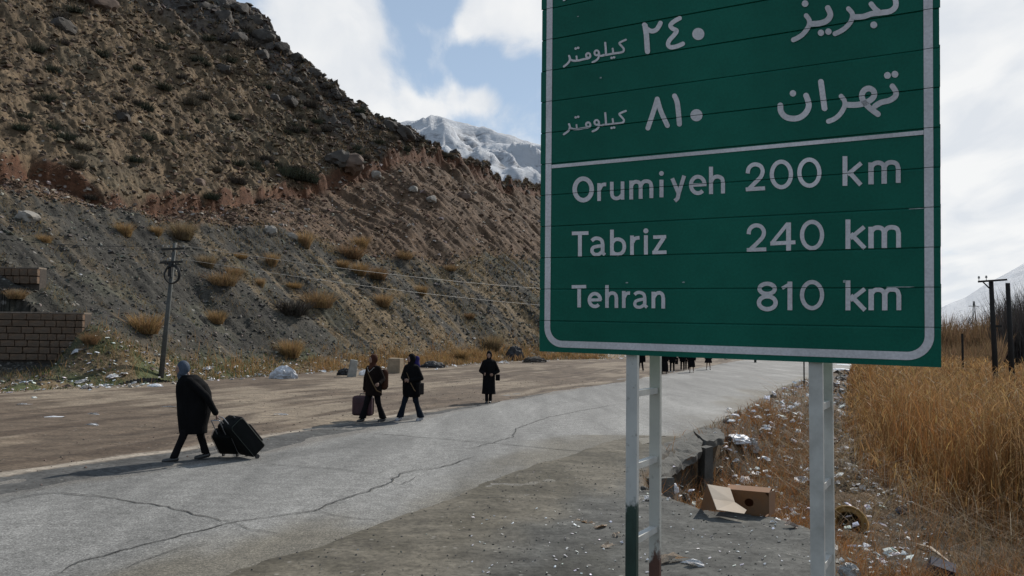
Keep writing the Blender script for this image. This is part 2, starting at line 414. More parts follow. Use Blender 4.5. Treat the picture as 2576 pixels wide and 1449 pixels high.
def mat(name, color, rough=.8, var=.25, scale=6, bump=.2, bscale=None, bdist=.01, metal=0, spec=.4, dirt=None, dirt_scale=2.5, dirt_amt=.5):
    m, nt, b, o = newmat(name); vec = nmap(nt)
    f = nnoise(nt, scale, 6, .6, vec)
    lo = tuple(c*(1-var) for c in color); hi = tuple(min(c*(1+var), 1) for c in color)
    c = nramp(nt, f, [(.3, lo), (.7, hi)])
    if dirt:
        d = nramp(nt, nnoise(nt, dirt_scale, 7, .65, vec), [(.5-.1, 0.0), (.68, 1.0)])
        n = nt.nodes.new('ShaderNodeMath'); n.operation = 'MULTIPLY'; nt.links.new(d, n.inputs[0]); n.inputs[1].default_value = dirt_amt
        c = nmix(nt, c, dirt, n.outputs[0])
    nt.links.new(c, b.inputs['Base Color']); b.inputs['Roughness'].default_value = rough; b.inputs['Metallic'].default_value = metal; b.inputs['Specular IOR Level'].default_value = spec
    if bump: nbump(nt, b, nnoise(nt, bscale or scale*3, 5, .6, vec), bump, bdist)
    return m
def mat_terrain(name, fine=9.0, aniso=(1, .45, 1), rot=0, bump=.7, bd=.06, stones=True, rough=.95, speck=.5):
    m, nt, b, o = newmat(name); v = nmap(nt); va = nmap(nt, aniso, (0, 0, rot)); c = nattr(nt)
    n1 = nnoise(nt, fine, 6, .7, v); n2 = nnoise(nt, fine*.22, 5, .65, va); n3 = nnoise(nt, fine*3.2, 3, .6, v)
    c = nmix(nt, c, nramp(nt, n1, [(.28, .42), (.52, 1.0), (.75, 1.5)]), 1.0, 'MULTIPLY')
    c = nmix(nt, c, nramp(nt, n2, [(.3, .62), (.7, 1.32)]), 1.0, 'MULTIPLY')
    if stones:
        vo = nt.nodes.new('ShaderNodeTexVoronoi'); vo.inputs['Scale'].default_value = fine*.55; nt.links.new(v, vo.inputs['Vector'])
        st = nramp(nt, vo.outputs['Distance'], [(.10, 1.0), (.22, 0.0)])
        sel = nt.nodes.new('ShaderNodeSeparateColor'); nt.links.new(vo.outputs['Color'], sel.inputs[0])
        s2 = nramp(nt, sel.outputs[0], [(.80, 0.0), (.86, speck)])
        k = nmix(nt, st, s2, 1.0, 'MULTIPLY'); bw = nt.nodes.new('ShaderNodeRGBToBW'); nt.links.new(k, bw.inputs[0])
        c = nmix(nt, c, (.42, .39, .35), bw.outputs[0])
    nt.links.new(c, b.inputs['Base Color']); b.inputs['Roughness'].default_value = rough; b.inputs['Specular IOR Level'].default_value = .25
    h = nmix(nt, n1, n3, .35); nbump(nt, b, h, bump, bd)
    return m
def mat_leaf(name, trans=.35, rough=.7):
    m, nt, b, o = newmat(name); c = nattr(nt); f = nnoise(nt, 3.0, 3, .5, nmap(nt))
    c = nmix(nt, c, nramp(nt, f, [(.3, .7), (.7, 1.25)]), 1.0, 'MULTIPLY')
    nt.links.new(c, b.inputs['Base Color']); b.inputs['Roughness'].default_value = rough; b.inputs['Specular IOR Level'].default_value = .2
    t = nt.nodes.new('ShaderNodeBsdfTranslucent'); nt.links.new(c, t.inputs[0]); mx = nt.nodes.new('ShaderNodeMixShader'); mx.inputs[0].default_value = trans
    nt.links.new(b.outputs[0], mx.inputs[1]); nt.links.new(t.outputs[0], mx.inputs[2]); nt.links.new(mx.outputs[0], o.inputs[0])
    return m
HILLROT = math.atan2(HD[1], HD[0])
M_hill = mat_terrain('hill_soil', 3.2, (1.0, .38, 1), -HILLROT, .9, .16)
M_ground = mat_terrain('ground_dirt', 14.0, (.35, 1.0, 1), math.radians(-67), .6, .012, True, .95, .35)
M_leaf = mat_leaf('dry_leaf'); M_shrub = mat_leaf('shrub_twig', .12)
M_stone = mat_terrain('loose_stone', 20, (1,1,1), 0, .5, .01, False)

# ------------------------------------------------------------------ hill
def grid_faces(nr, nc):
    i = np.arange(nr*nc).reshape(nr, nc); return np.stack([i[:-1,:-1].ravel(), i[:-1,1:].ravel(), i[1:,1:].ravel(), i[1:,:-1].ravel()], 1)
def build_hill():
    ph = np.concatenate([np.linspace(-1.15, -.66, 60, endpoint=False), np.linspace(-.66, .05, 700, endpoint=False), np.linspace(.05, .55, 130)])
    # foot of the hill on each bearing
    rr = np.linspace(16, 420, 3000); X = np.sin(ph)[:,None]*rr; Y = np.cos(ph)[:,None]*rr
    l, s = to_ls(X, Y); q = s-np.interp(l, FL, FS); k = np.argmax(q > -.35, axis=1); rf = np.where(q.max(1) > -.35, rr[k], 420)
    rc = np.interp(ph, LINE_R[0], LINE_R[1]); rc = np.maximum(rc, rf+2); rc = np.where(ph < -.36, np.interp(ph, [-1.15, -.36], [95, 109]), rc)
    nt_ = 500; t = np.linspace(0, 1, nt_); a = t**1.25*1.0
    rend = rc*1.22+6
    R = rf[:,None]+(rend-rf)[:,None]*a[None,:]
    X = np.sin(ph)[:,None]*R; Y = np.cos(ph)[:,None]*R
    Z = hill(X, Y)
    dg, dc, dr = zone_masks(X, Y); l, s = to_ls(X, Y)
    n = fbm(l/2.0, s/9, 4, 101)*.8+fbm(l/.8, s/6, 3, 103)*.45; n2 = fbm(l/.9, s/1.4, 3, 107); n3 = fbm(l/7, s/12, 3, 111)
    def C(*c): return np.array(c)[None,None,:]
    grey = C(.046,.042,.034)*(1+.35*n[...,None]); ochre = C(.170,.118,.062)
    m = sstep(.1, .75, n+n2*.45+n3*.6+.38*sstep(18, 40, l)-.08)[...,None]*.75; m = m*np.clip(.5+.5*sstep(14, 34, l), 0, 1)[...,None]; grey = grey*(1-m)+ochre*m
    grn = sstep(.25, .6, fbm(l/4, s/4, 3, 113))[...,None]*.3; grey = grey*(1-grn)+C(.085,.088,.055)*grn
    red = C(.108,.067,.040)*(1+.3*n2[...,None]); rk = sstep(.15, .6, n)[...,None]*.55; red = red*(1-rk)+C(.14,.10,.07)*rk
    scarp = (sstep(-1.5, -.4, dc)*(1-sstep(-.05, .2, dc)))[...,None]*.95; red = red*(1-scarp)+C(.092,.040,.020)*scarp  # scarp face: darker red soil with shade put into the colour
    up = C(.130,.090,.052)*(1+.3*n[...,None]+.2*n2[...,None]); g2 = sstep(.2, .7, n3+.4*n2)[...,None]*.5; up = up*(1-g2)+C(.085,.074,.048)*g2
    rock = C(.088,.076,.066)*(1+.35*n2[...,None]); rm = sstep(-9, -2, dr+n*4)[...,None]; up = up*(1-rm)+rock*rm
    wR = sstep(-.2, .3, dg+n2*.25)[...,None]; wU = sstep(-.1, .3, dc+n2*.12)[...,None]
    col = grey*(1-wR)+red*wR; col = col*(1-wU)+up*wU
    # toe of the slope: dead grass, some green and rubbish-darkened soil
    q = s-np.interp(l, FL, FS); tw = (1-sstep(.5, 3.5, q+n))[...,None]; gr = sstep(.0, .5, fbm(X/2.2, Y/2.2, 3, 117)+np.where(X < -12, .25, -.35))[...,None]
    toe = C(.16,.115,.065)*(1-gr)+C(.070,.078,.032)*gr; col = col*(1-tw)+toe*tw
    V = np.stack([X, Y, Z], -1).reshape(-1, 3)
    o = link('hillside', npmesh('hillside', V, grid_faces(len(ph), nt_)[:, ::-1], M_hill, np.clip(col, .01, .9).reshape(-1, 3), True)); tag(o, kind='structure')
    return o
hill_ob = build_hill()

# ------------------------------------------------------------------ ground
def build_ground():
    ph = np.concatenate([np.linspace(-PI, -.75, 50, endpoint=False), np.linspace(-.75, .75, 600, endpoint=False), np.linspace(.75, PI, 51)])
    r = np.concatenate([np.linspace(.3, 2.6, 12, endpoint=False), np.geomspace(2.6, 90, 430, endpoint=False), np.geomspace(90, 6000, 90)])
    X = np.sin(ph)[:,None]*r; Y = np.cos(ph)[:,None]*r
    Z = ground_z(X, Y); l, s = to_ls(X, Y); q = s-np.interp(l, FL, FS)
    Z = Z - sstep(.2, 1.5, q)*(1.5+0*q)
    Z = np.where((q > 2) & (R_ := np.hypot(X, Y)) .__gt__(0), Z-2.0, Z) if False else Z
    d = edge_dist(X, Y); rl = road_left(Y); rr_ = road_right(Y)
    n = fbm(X/1.6, Y/3.5, 4, 121); n2 = fbm(X/.45, Y/.45, 3, 123); n3 = fbm(X/5, Y/8, 3, 125)
    u = X-rl; st = perlin(u*1.6+fbm(X/5, Y/9, 2, 127)*.9, Y*.05, 129)
    def C(*c): return np.array(c)[None,None,:]
    def L(a, b, m): m = m[...,None]; return a*(1-m)+b*m
    mud = L(C(.125,.092,.065)*(1+.25*n[...,None]), C(.070,.049,.034), sstep(.0, .5, st*.8+n*.9)*.85); mud = L(mud, C(.25,.20,.145), sstep(.1, .7, -st*.7+n3*.9+n*.4+.25*sstep(16, 26, Y))*.75)
    sw = np.interp(Y, [6, 12, 15, 19, 26], [1.7, 1.45, 1.15, .8, .0])+n*.12
    mud = L(mud, C(.36,.31,.25), sstep(.26, .08, np.abs(u+sw+.22))*sstep(27, 20, Y)*.85)       # pale dust line beside the worn edge
    mud = L(mud, C(.082,.080,.076)*(1+.3*n2[...,None]), sstep(-.06, .06, u+sw))
    strip = L(C(.128,.112,.086), C(.086,.075,.055), sstep(-.2, .4, n+n2*.3)); strip = L(strip, C(.15,.13,.098), sstep(.2, .6, n3))
    pad = L(C(.088,.086,.078)*(1+.3*n2[...,None]), C(.050,.048,.040), sstep(-.15, .45, n3+n*.6+n2*.25)); pad = L(pad, C(.16,.15,.13), sstep(.3, .7, -n*.8+n2*.5))
    rs = L(strip, pad, sstep(1.2, 2.4, (X-rr_)+n*.6))
    dit = L(C(.095,.060,.030), C(.045,.034,.022), sstep(-.2, .4, n2+n)); dit = L(dit, C(.085,.080,.072), sstep(.1, .5, n3)*(Y > 20))
    far = L(C(.14,.10,.055), C(.10,.09,.06), sstep(-.3, .3, n3))
    col = np.where((X < (rl+rr_)/2)[...,None], mud, rs)
    col = L(col, dit, sstep(-.12, .1, d+n2*.06)); col = L(col, far, sstep(60, 120, np.hypot(X, Y))*(d > 0))
    V = np.stack([X, Y, Z], -1).reshape(-1, 3)
    o = link('ground', npmesh('ground', V, grid_faces(len(ph), len(r))[:, ::-1], M_ground, np.clip(col, .01, .9).reshape(-1, 3), True)); tag(o, kind='structure')
build_ground()

# ------------------------------------------------------------------ asphalt road with its cracks
def mat_asphalt():
    m, nt, b, o = newmat('old_asphalt'); v = nmap(nt); va = nmap(nt, (1.0, .16, 1), (0, 0, math.radians(22)))
    n1 = nnoise(nt, 55, 3, .75, v); n2 = nnoise(nt, .8, 6, .6, va, .6); n3 = nnoise(nt, 5, 5, .6, v); n4 = nnoise(nt, 24, 3, .7, v)
    c = nramp(nt, n1, [(.32, (.082,.079,.073)), (.5, (.180,.175,.163)), (.68, (.345,.336,.315))])
    c = nmix(nt, c, nramp(nt, n2, [(.32, .68), (.68, 1.22)]), 1.0, 'MULTIPLY'); c = nmix(nt, c, nramp(nt, n3, [(.3, .74), (.7, 1.2)]), 1.0, 'MULTIPLY')
    c = nmix(nt, c, nramp(nt, n4, [(.34, .62), (.5, 1.0), (.66, 1.36)]), 1.0, 'MULTIPLY')
    c = nmix(nt, c, nattr(nt), 1.0, 'MULTIPLY')
    nt.links.new(c, b.inputs['Base Color']); b.inputs['Roughness'].default_value = .82; b.inputs['Specular IOR Level'].default_value = .35
    nbump(nt, b, nmix(nt, n1, n4, .4), .55, .006); return m
M_asphalt = mat_asphalt()
def build_road():
    y = np.concatenate([np.linspace(-14, 5, 40, endpoint=False), np.geomspace(5, 330, 620)]); t = np.linspace(0, 1, 90)
    xl = road_left(y)-1.1; xr = road_right(y)+np.interp(y, [17, 18.5], [.9, .02]); xr += np.where(y > 18, fbm(y/.9, y*0, 3, 141)*.22, 0)
    X = xl[:,None]+(xr-xl)[:,None]*t; Y = np.repeat(y[:,None], len(t), 1); Z = fbm(X/3, Y/5, 2, 143)*.008
    n = fbm(X/2.2, Y/7, 4, 145); nn = fbm(X/.8, Y/1.5, 3, 147)
    u = (X-road_left(Y)); v = road_right(Y)-X
    col = np.ones(X.shape+(3,))
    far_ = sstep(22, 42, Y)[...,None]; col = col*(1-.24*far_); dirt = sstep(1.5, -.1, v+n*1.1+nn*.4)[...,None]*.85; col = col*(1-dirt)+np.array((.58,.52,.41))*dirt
    dl = sstep(.55, .0, u+n*.3+nn*.15)[...,None]*.75; col = col*(1-dl)+np.array((.72,.66,.60))*dl
    dark_spot = (sstep(.0, .35, .55-np.abs(u-.9+nn*.3))*sstep(2.2, 1.0, np.abs(Y-15.3)))[...,None]*.45; col = col*(1-dark_spot)+.45*dark_spot  # darker patch of asphalt near the left edge
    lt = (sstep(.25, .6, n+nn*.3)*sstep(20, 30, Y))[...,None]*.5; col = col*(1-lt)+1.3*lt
    rows = len(y); nc = len(t); V = np.stack([X, Y, Z], -1)
    sk = V[:, -1:, :].copy(); sk[..., 2] = -.14; sk[..., 0] -= .05; V = np.concatenate([V, sk], 1); col = np.concatenate([col, col[:, -1:]*.6], 1)
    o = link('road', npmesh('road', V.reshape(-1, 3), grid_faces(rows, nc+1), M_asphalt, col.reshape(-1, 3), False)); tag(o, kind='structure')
    return o
road = build_road()
M_crack = mat('crack_shadow', (.045,.043,.04), .95, .3, 20, 0)
cracks = [[(0,1266),(60,1250),(140,1240),(250,1249),(330,1263),(420,1276),(490,1295),(560,1311),(600,1312)],
 [(130,1449),(200,1415),(290,1392),(350,1375),(440,1352),(520,1332),(600,1312),(700,1298),(790,1285),(835,1266),(870,1255),(930,1235),(985,1211),(1010,1192),(1045,1183),(1110,1176),(1160,1160),(1200,1148)],
 [(270,1449),(345,1420),(400,1398),(450,1380),(520,1368)],
 [(790,1285),(850,1298),(910,1307),(980,1314)],
 [(900,1088),(990,1095),(1080,1102),(1180,1110),(1280,1119),(1380,1129),(1460,1136),(1540,1139)],
 [(640,1166),(700,1170),(760,1175),(840,1179),(900,1187),(960,1193)],
 [(1180,1130),(1290,1100),(1300,1078),(1380,1050),(1480,1030),(1560,1016)],
 [(985,1211),(1000,1220),(1030,1212),(1045,1200)],
 [(140,1240),(220,1226),(300,1220)], [(560,1311),(640,1335),(700,1345)]]
for ci, cpx in enumerate(cracks):
    P = [gnd(*p) for p in cpx]; pts = []
    for a, b in zip(P[:-1], P[1:]):
        n = max(3, int((b-a).length/.10))
        for i in range(n): pts.append(a.lerp(b, i/n))
    pts.append(P[-1]); m_ = MB(); V = []; k = len(pts)
    for i, p in enumerate(pts):
        d = (pts[min(i+1, k-1)]-pts[max(i-1, 0)]).normalized(); nrm = Vector((-d.y, d.x, 0)); w = (.010+.006*random.random())*min(1, (k-i)/12+.3, i/8+.3)*(.60 if ci in (1,4,0) else .42)*(1+p.y/26)
        q = p+nrm*(float(perlin(i*.45, ci*3.3, 5))*.05+random.uniform(-.008,.008)); V += [(q+nrm*w)+Vector((0,0,.011)), (q-nrm*w)+Vector((0,0,.011))]
    m_.add(V, [(2*i, 2*i+1, 2*i+3, 2*i+2) for i in range(k-1)]); m_.obj('crack', M_crack, road)

# ------------------------------------------------------------------ far mountains and the valley behind
def mat_snow():
    m, nt, b, o = newmat('snow_and_rock'); v = nmap(nt, (.010,.010,.02)); n1 = nnoise(nt, 1.6, 11, .76, v, .8); c = nattr(nt)
    sep = nt.nodes.new('ShaderNodeSeparateColor'); nt.links.new(c, sep.inputs[0])
    a = nt.nodes.new('ShaderNodeMath'); a.operation = 'ADD'; nt.links.new(n1, a.inputs[0]); nt.links.new(sep.outputs[0], a.inputs[1])
    k = nramp(nt, a.outputs[0], [(.86, (.085,.085,.09)), (.92, (.30,.305,.32)), (.98, (.50,.505,.53)), (1.2, (.60,.61,.63))])
    nt.links.new(k, b.inputs['Base Color']); b.inputs['Roughness'].default_value = .8; b.inputs['Specular IOR Level'].default_value = .15
    nbump(nt, b, n1, .9, 14); return m
M_snow = mat_snow()
def mountain(name, sky_px, r0, rc, r1, seed, amp, nr=170, nc=520, snow=.45, drop=.6):
    el = []; 
    for p in sky_px:
        d = pxdir(*p).normalized(); el.append((math.atan2(d.x, d.y), d.z/math.hypot(d.x, d.y)))
    el.sort(); el = np.array(el); ph = np.linspace(el[0,0], el[-1,0], nc); tn = np.interp(ph, el[:,0], el[:,1])
    r = np.concatenate([np.linspace(r0, rc, int(nr*.72), endpoint=False), np.linspace(rc, r1, nr-int(nr*.72))])
    RR, PH = np.meshgrid(r, ph); X = np.sin(PH)*RR; Y = np.cos(PH)*RR
    u = np.clip((RR-r0)/(rc-r0), 0, 1); hc = tn[:,None]*rc+CAMH; prof = np.where(RR <= rc, u**1.25, 1-(RR-rc)/(r1-rc)*drop)
    rgd = ridged(X/(rc*.16), Y/(rc*.16), 5, seed); fb = fbm(X/(rc*.05), Y/(rc*.05), 4, seed+3)
    Z = hc*prof + amp*(rgd-.35)*np.clip(hc, 0, 1e9)*prof*(1-u**4*.97) + fb*amp*.18*hc*prof*(1-.93*u**4) - 3
    sn = snow-.09+.25*u+.10*fb+.12*(rgd-.4)
    col = np.repeat(np.clip(sn, 0, 1)[...,None], 3, 2)
    o = link(name, npmesh(name, np.stack([X, Y, Z], -1).reshape(-1, 3), grid_faces(nc, nr)[:, ::-1], M_snow, col.reshape(-1, 3), True)); tag(o, kind='structure')
mountain('mountain', [(-900,330),(0,380),(700,350),(960,318),(1040,303),(1080,296),(1115,293),(1150,306),(1200,320),(1260,334),(1310,348),(1360,362),(1480,420),(1650,520),(1850,640),(2050,745),(2200,800)], 420, 1500, 2300, 201, .34, snow=.40)
mountain('mountain', [(1900,852),(2100,838),(2250,810),(2330,790),(2380,765),(2430,745),(2480,712),(2530,686),(2576,660),(2700,600),(2900,520),(3300,470),(3900,560)], 700, 2600, 3600, 231, .16, snow=.50)

# ------------------------------------------------------------------ road sign
SA = math.radians(30.3)
SU0 = Vector((math.cos(SA), -math.sin(SA), 0)); SNF = Vector((-math.sin(SA), -math.cos(SA), 0))   # SNF faces the camera
_k = .78; SB = Vector((.2895*_k, 8.2*_k, -.1506*_k+CAMH)); SW = 3.640*_k; SPH = .3222*_k
_el = math.radians(1.97); _ro = math.radians(-.806)
_v0 = Vector((0,0,1))*math.cos(_el)+SNF*math.sin(_el)
SU = SU0*math.cos(_ro)+_v0*math.sin(_ro); SV = -SU0*math.sin(_ro)+_v0*math.cos(_ro); SN = SU.cross(SV); SN = SN if SN.dot(SNF) > 0 else -SN
SM = Matrix(((SU.x, SV.x, SN.x, SB.x), (SU.y, SV.y, SN.y, SB.y), (SU.z, SV.z, SN.z, SB.z), (0,0,0,1)))
def on_sign(px, py):
    d = pxdir(px, py); o = Vector((0,0,CAMH)); t = (SB-o).dot(SN)/d.dot(SN); p = o+d*t-SB; return p.dot(SU), p.dot(SV)
def mat_sign(name, color, rough, streak, dust):
    m, nt, b, o = newmat(name); v = nmap(nt); va = nmap(nt, (2.6, .35, 1))
    n1 = nnoise(nt, 1.1, 5, .6, v); n2 = nnoise(nt, 2.2, 6, .65, va); n3 = nnoise(nt, 60, 2, .5, v)
    c = nmix(nt, tuple(color), tuple(c_*1.5+.004 for c_ in color), nramp(nt, n1, [(.35, 0.0), (.7, 1.0)]))
    bw = nt.nodes.new('ShaderNodeRGBToBW'); nt.links.new(nramp(nt, n2, [(.45, 0.0), (.8, dust)]), bw.inputs[0])
    c = nmix(nt, c, (.22,.23,.22), bw.outputs[0]); c = nmix(nt, c, nramp(nt, n3, [(.3, .9), (.7, 1.1)]), 1.0, 'MULTIPLY')
    nt.links.new(c, b.inputs['Base Color']); nt.links.new(nramp(nt, n2, [(.3, rough-.08), (.7, rough+.12)]), b.inputs['Roughness']); b.inputs['Specular IOR Level'].default_value = .16
    nbump(nt, b, n1, .25, .02); return m
M_green = mat_sign('green_sheeting', (.0006,.086,.056), .40, 1, .02)
M_white = mat_sign('silver_white_sheeting', (.50,.48,.48), .5, 1, .1)
M_alu = mat('aluminium_back', (.30,.30,.30), .55, .15, 5, .1, metal=.6)
sign = empty('road_sign', (0,0,0)); sign.matrix_world = SM
tag(sign, 'large green direction board lettered in Persian and English, on two white ladder posts', 'road sign')
NPL = 14; offs = [0,.001,-.001,.001,0,.001,-.001,.001,-.003,.003,.004,-.004,.003,0]
def seam(i): return SPH*i
def plank_mesh():
    m = MB(); h = SPH-.005; t = .0045; w = SW
    # extruded plank: flat face, bent lip along the top, rib behind
    prof = [(0,0),(h-.012,0),(h-.004,-.002),(h,-.007),(h,-.012),(h+.022,-.012),(h+.022,-.016),(h-.004,-.016),(h-.014,-t),(h*.5+.015,-t),(h*.5+.012,-.022),(h*.5-.012,-.022),(h*.5-.015,-t),(.006,-t),(.006,-.009),(0,-.009)]
    V = [(x, y, z) for x in (0, w) for y, z in prof]; n = len(prof)
    F = [(i, (i+1)%n, n+(i+1)%n, n+i) for i in range(n)]
    m.add(V, F); m.f += [tuple(range(n)), tuple(range(2*n-1, n-1, -1))]
    return m.mesh('plank', M_green)
pm = plank_mesh()
for i in range(NPL):
    o = link('plank', pm, sign, (offs[i], seam(i)+.0025, 0.0008*math.sin(i*2.1)), (0, math.radians(.06*math.sin(i*1.7)), 0))
ZP = .0042   # height of the sheeting lettering above the board
def cut_seams(me):
    bm = bmesh.new(); bm.from_mesh(me)
    for i in range(1, NPL):
        for y0 in (seam(i)-.0016, seam(i)+.0026):
            bmesh.ops.bisect_plane(bm, geom=bm.verts[:]+bm.edges[:]+bm.faces[:], plane_co=(0, y0, 0), plane_no=(0,1,0), dist=1e-6)
        kill = [f for f in bm.faces if seam(i)-.0016 < f.calc_center_median().y < seam(i)+.0026 and max(v.co.y for v in f.verts)-min(v.co.y for v in f.verts) < .006]
        bmesh.ops.delete(bm, geom=kill, context='FACES')
    bm.to_mesh(me); bm.free()
def smooth_path(P, k=6):
    if len(P) < 3: return P
    out = []
    for i in range(len(P)-1):
        p0 = P[max(i-1,0)]; p1 = P[i]; p2 = P[i+1]; p3 = P[min(i+2, len(P)-1)]
        for j in range(k):
            t = j/k; out.append(tuple(.5*((2*p1[a])+(-p0[a]+p2[a])*t+(2*p0[a]-5*p1[a]+4*p2[a]-p3[a])*t*t+(-p0[a]+3*p1[a]-3*p2[a]+p3[a])*t**3) for a in (0,1)))
    out.append(tuple(P[-1])); return out
def ribbon2d(P, w, closed=False, caps='flat'):
    n = len(P); V = []; F = []
    for i, p in enumerate(P):
        if closed: a = P[(i-1)%n]; b = P[(i+1)%n]
        else: a = P[max(i-1,0)]; b = P[min(i+1,n-1)]
        dx = b[0]-a[0]; dy = b[1]-a[1]; L_ = math.hypot(dx, dy) or 1; ww = w[i] if isinstance(w, list) else w
        nx, ny = -dy/L_*ww/2, dx/L_*ww/2; V += [(p[0]+nx, p[1]+ny), (p[0]-nx, p[1]-ny)]
    for i in range(n if closed else n-1):
        j = (i+1)%n; F.append((2*i, 2*i+1, 2*j+1, 2*j))
    return V, F
def disc2d(c, r, n=20): return [(c[0]+r*math.cos(2*PI*i/n), c[1]+r*math.sin(2*PI*i/n)) for i in range(n)], [tuple(range(n))]
ZOOM = {1: (1600,0,2.8986), 2: (2200,0,2.8986), 3: (1600,450,2.2286), 4: (2200,450,2.2286)}
def letter(zm, strokes, name='letter', warp=None):
    """strokes drawn as read off the photograph, laid onto the plane of the board"""
    ox, oy, sc = ZOOM[zm]; V = []; F = []; lay = 0
    for s_ in strokes:
        kind = s_[0]; parts = []
        if kind == 'd': parts.append(disc2d((s_[1], s_[2]), s_[3]))
        elif kind == 'e': _, cx, cy, rx, ry, w = s_; parts.append(ribbon2d([(cx+rx*math.cos(2*PI*i/36), cy+ry*math.sin(2*PI*i/36)) for i in range(36)], w, True))
        elif kind == 'a': _, cx, cy, rx, ry, a0, a1, w = s_; parts.append(ribbon2d([(cx+rx*math.cos(math.radians(a0+(a1-a0)*i/24)), cy-ry*math.sin(math.radians(a0+(a1-a0)*i/24))) for i in range(25)], w))
        elif kind == 'l': parts.append(ribbon2d(list(s_[2:]), s_[1]))
        elif kind == 's': parts.append(ribbon2d(smooth_path(list(s_[2:])), s_[1]))
        elif kind == 'r':
            P = smooth_path(list(s_[2:])); w = s_[1]; parts += [ribbon2d(P, w), disc2d(P[0], w/2), disc2d(P[-1], w/2)]
        for PV, PF in parts:
            n = len(V)
            for x, y in PV:
                if warp: x, y = warp(x, y)
                u, v = on_sign((ox+x/sc)*.838542, (oy+y/sc)*.838542); V.append((u, v, ZP+lay*.00025))
            F += [tuple(i+n for i in f) for f in PF]; lay += 1
    me = bpy.data.meshes.new(name); me.from_pydata(V, [], F); me.validate()
    bm = bmesh.new(); bm.from_mesh(me); bm.normal_update()
    for f in bm.faces:
        if f.normal.z < 0: f.normal_flip()
    bm.to_mesh(me); bm.free(); cut_seams(me); me.materials.append(M_white); return link(name, me, sign)
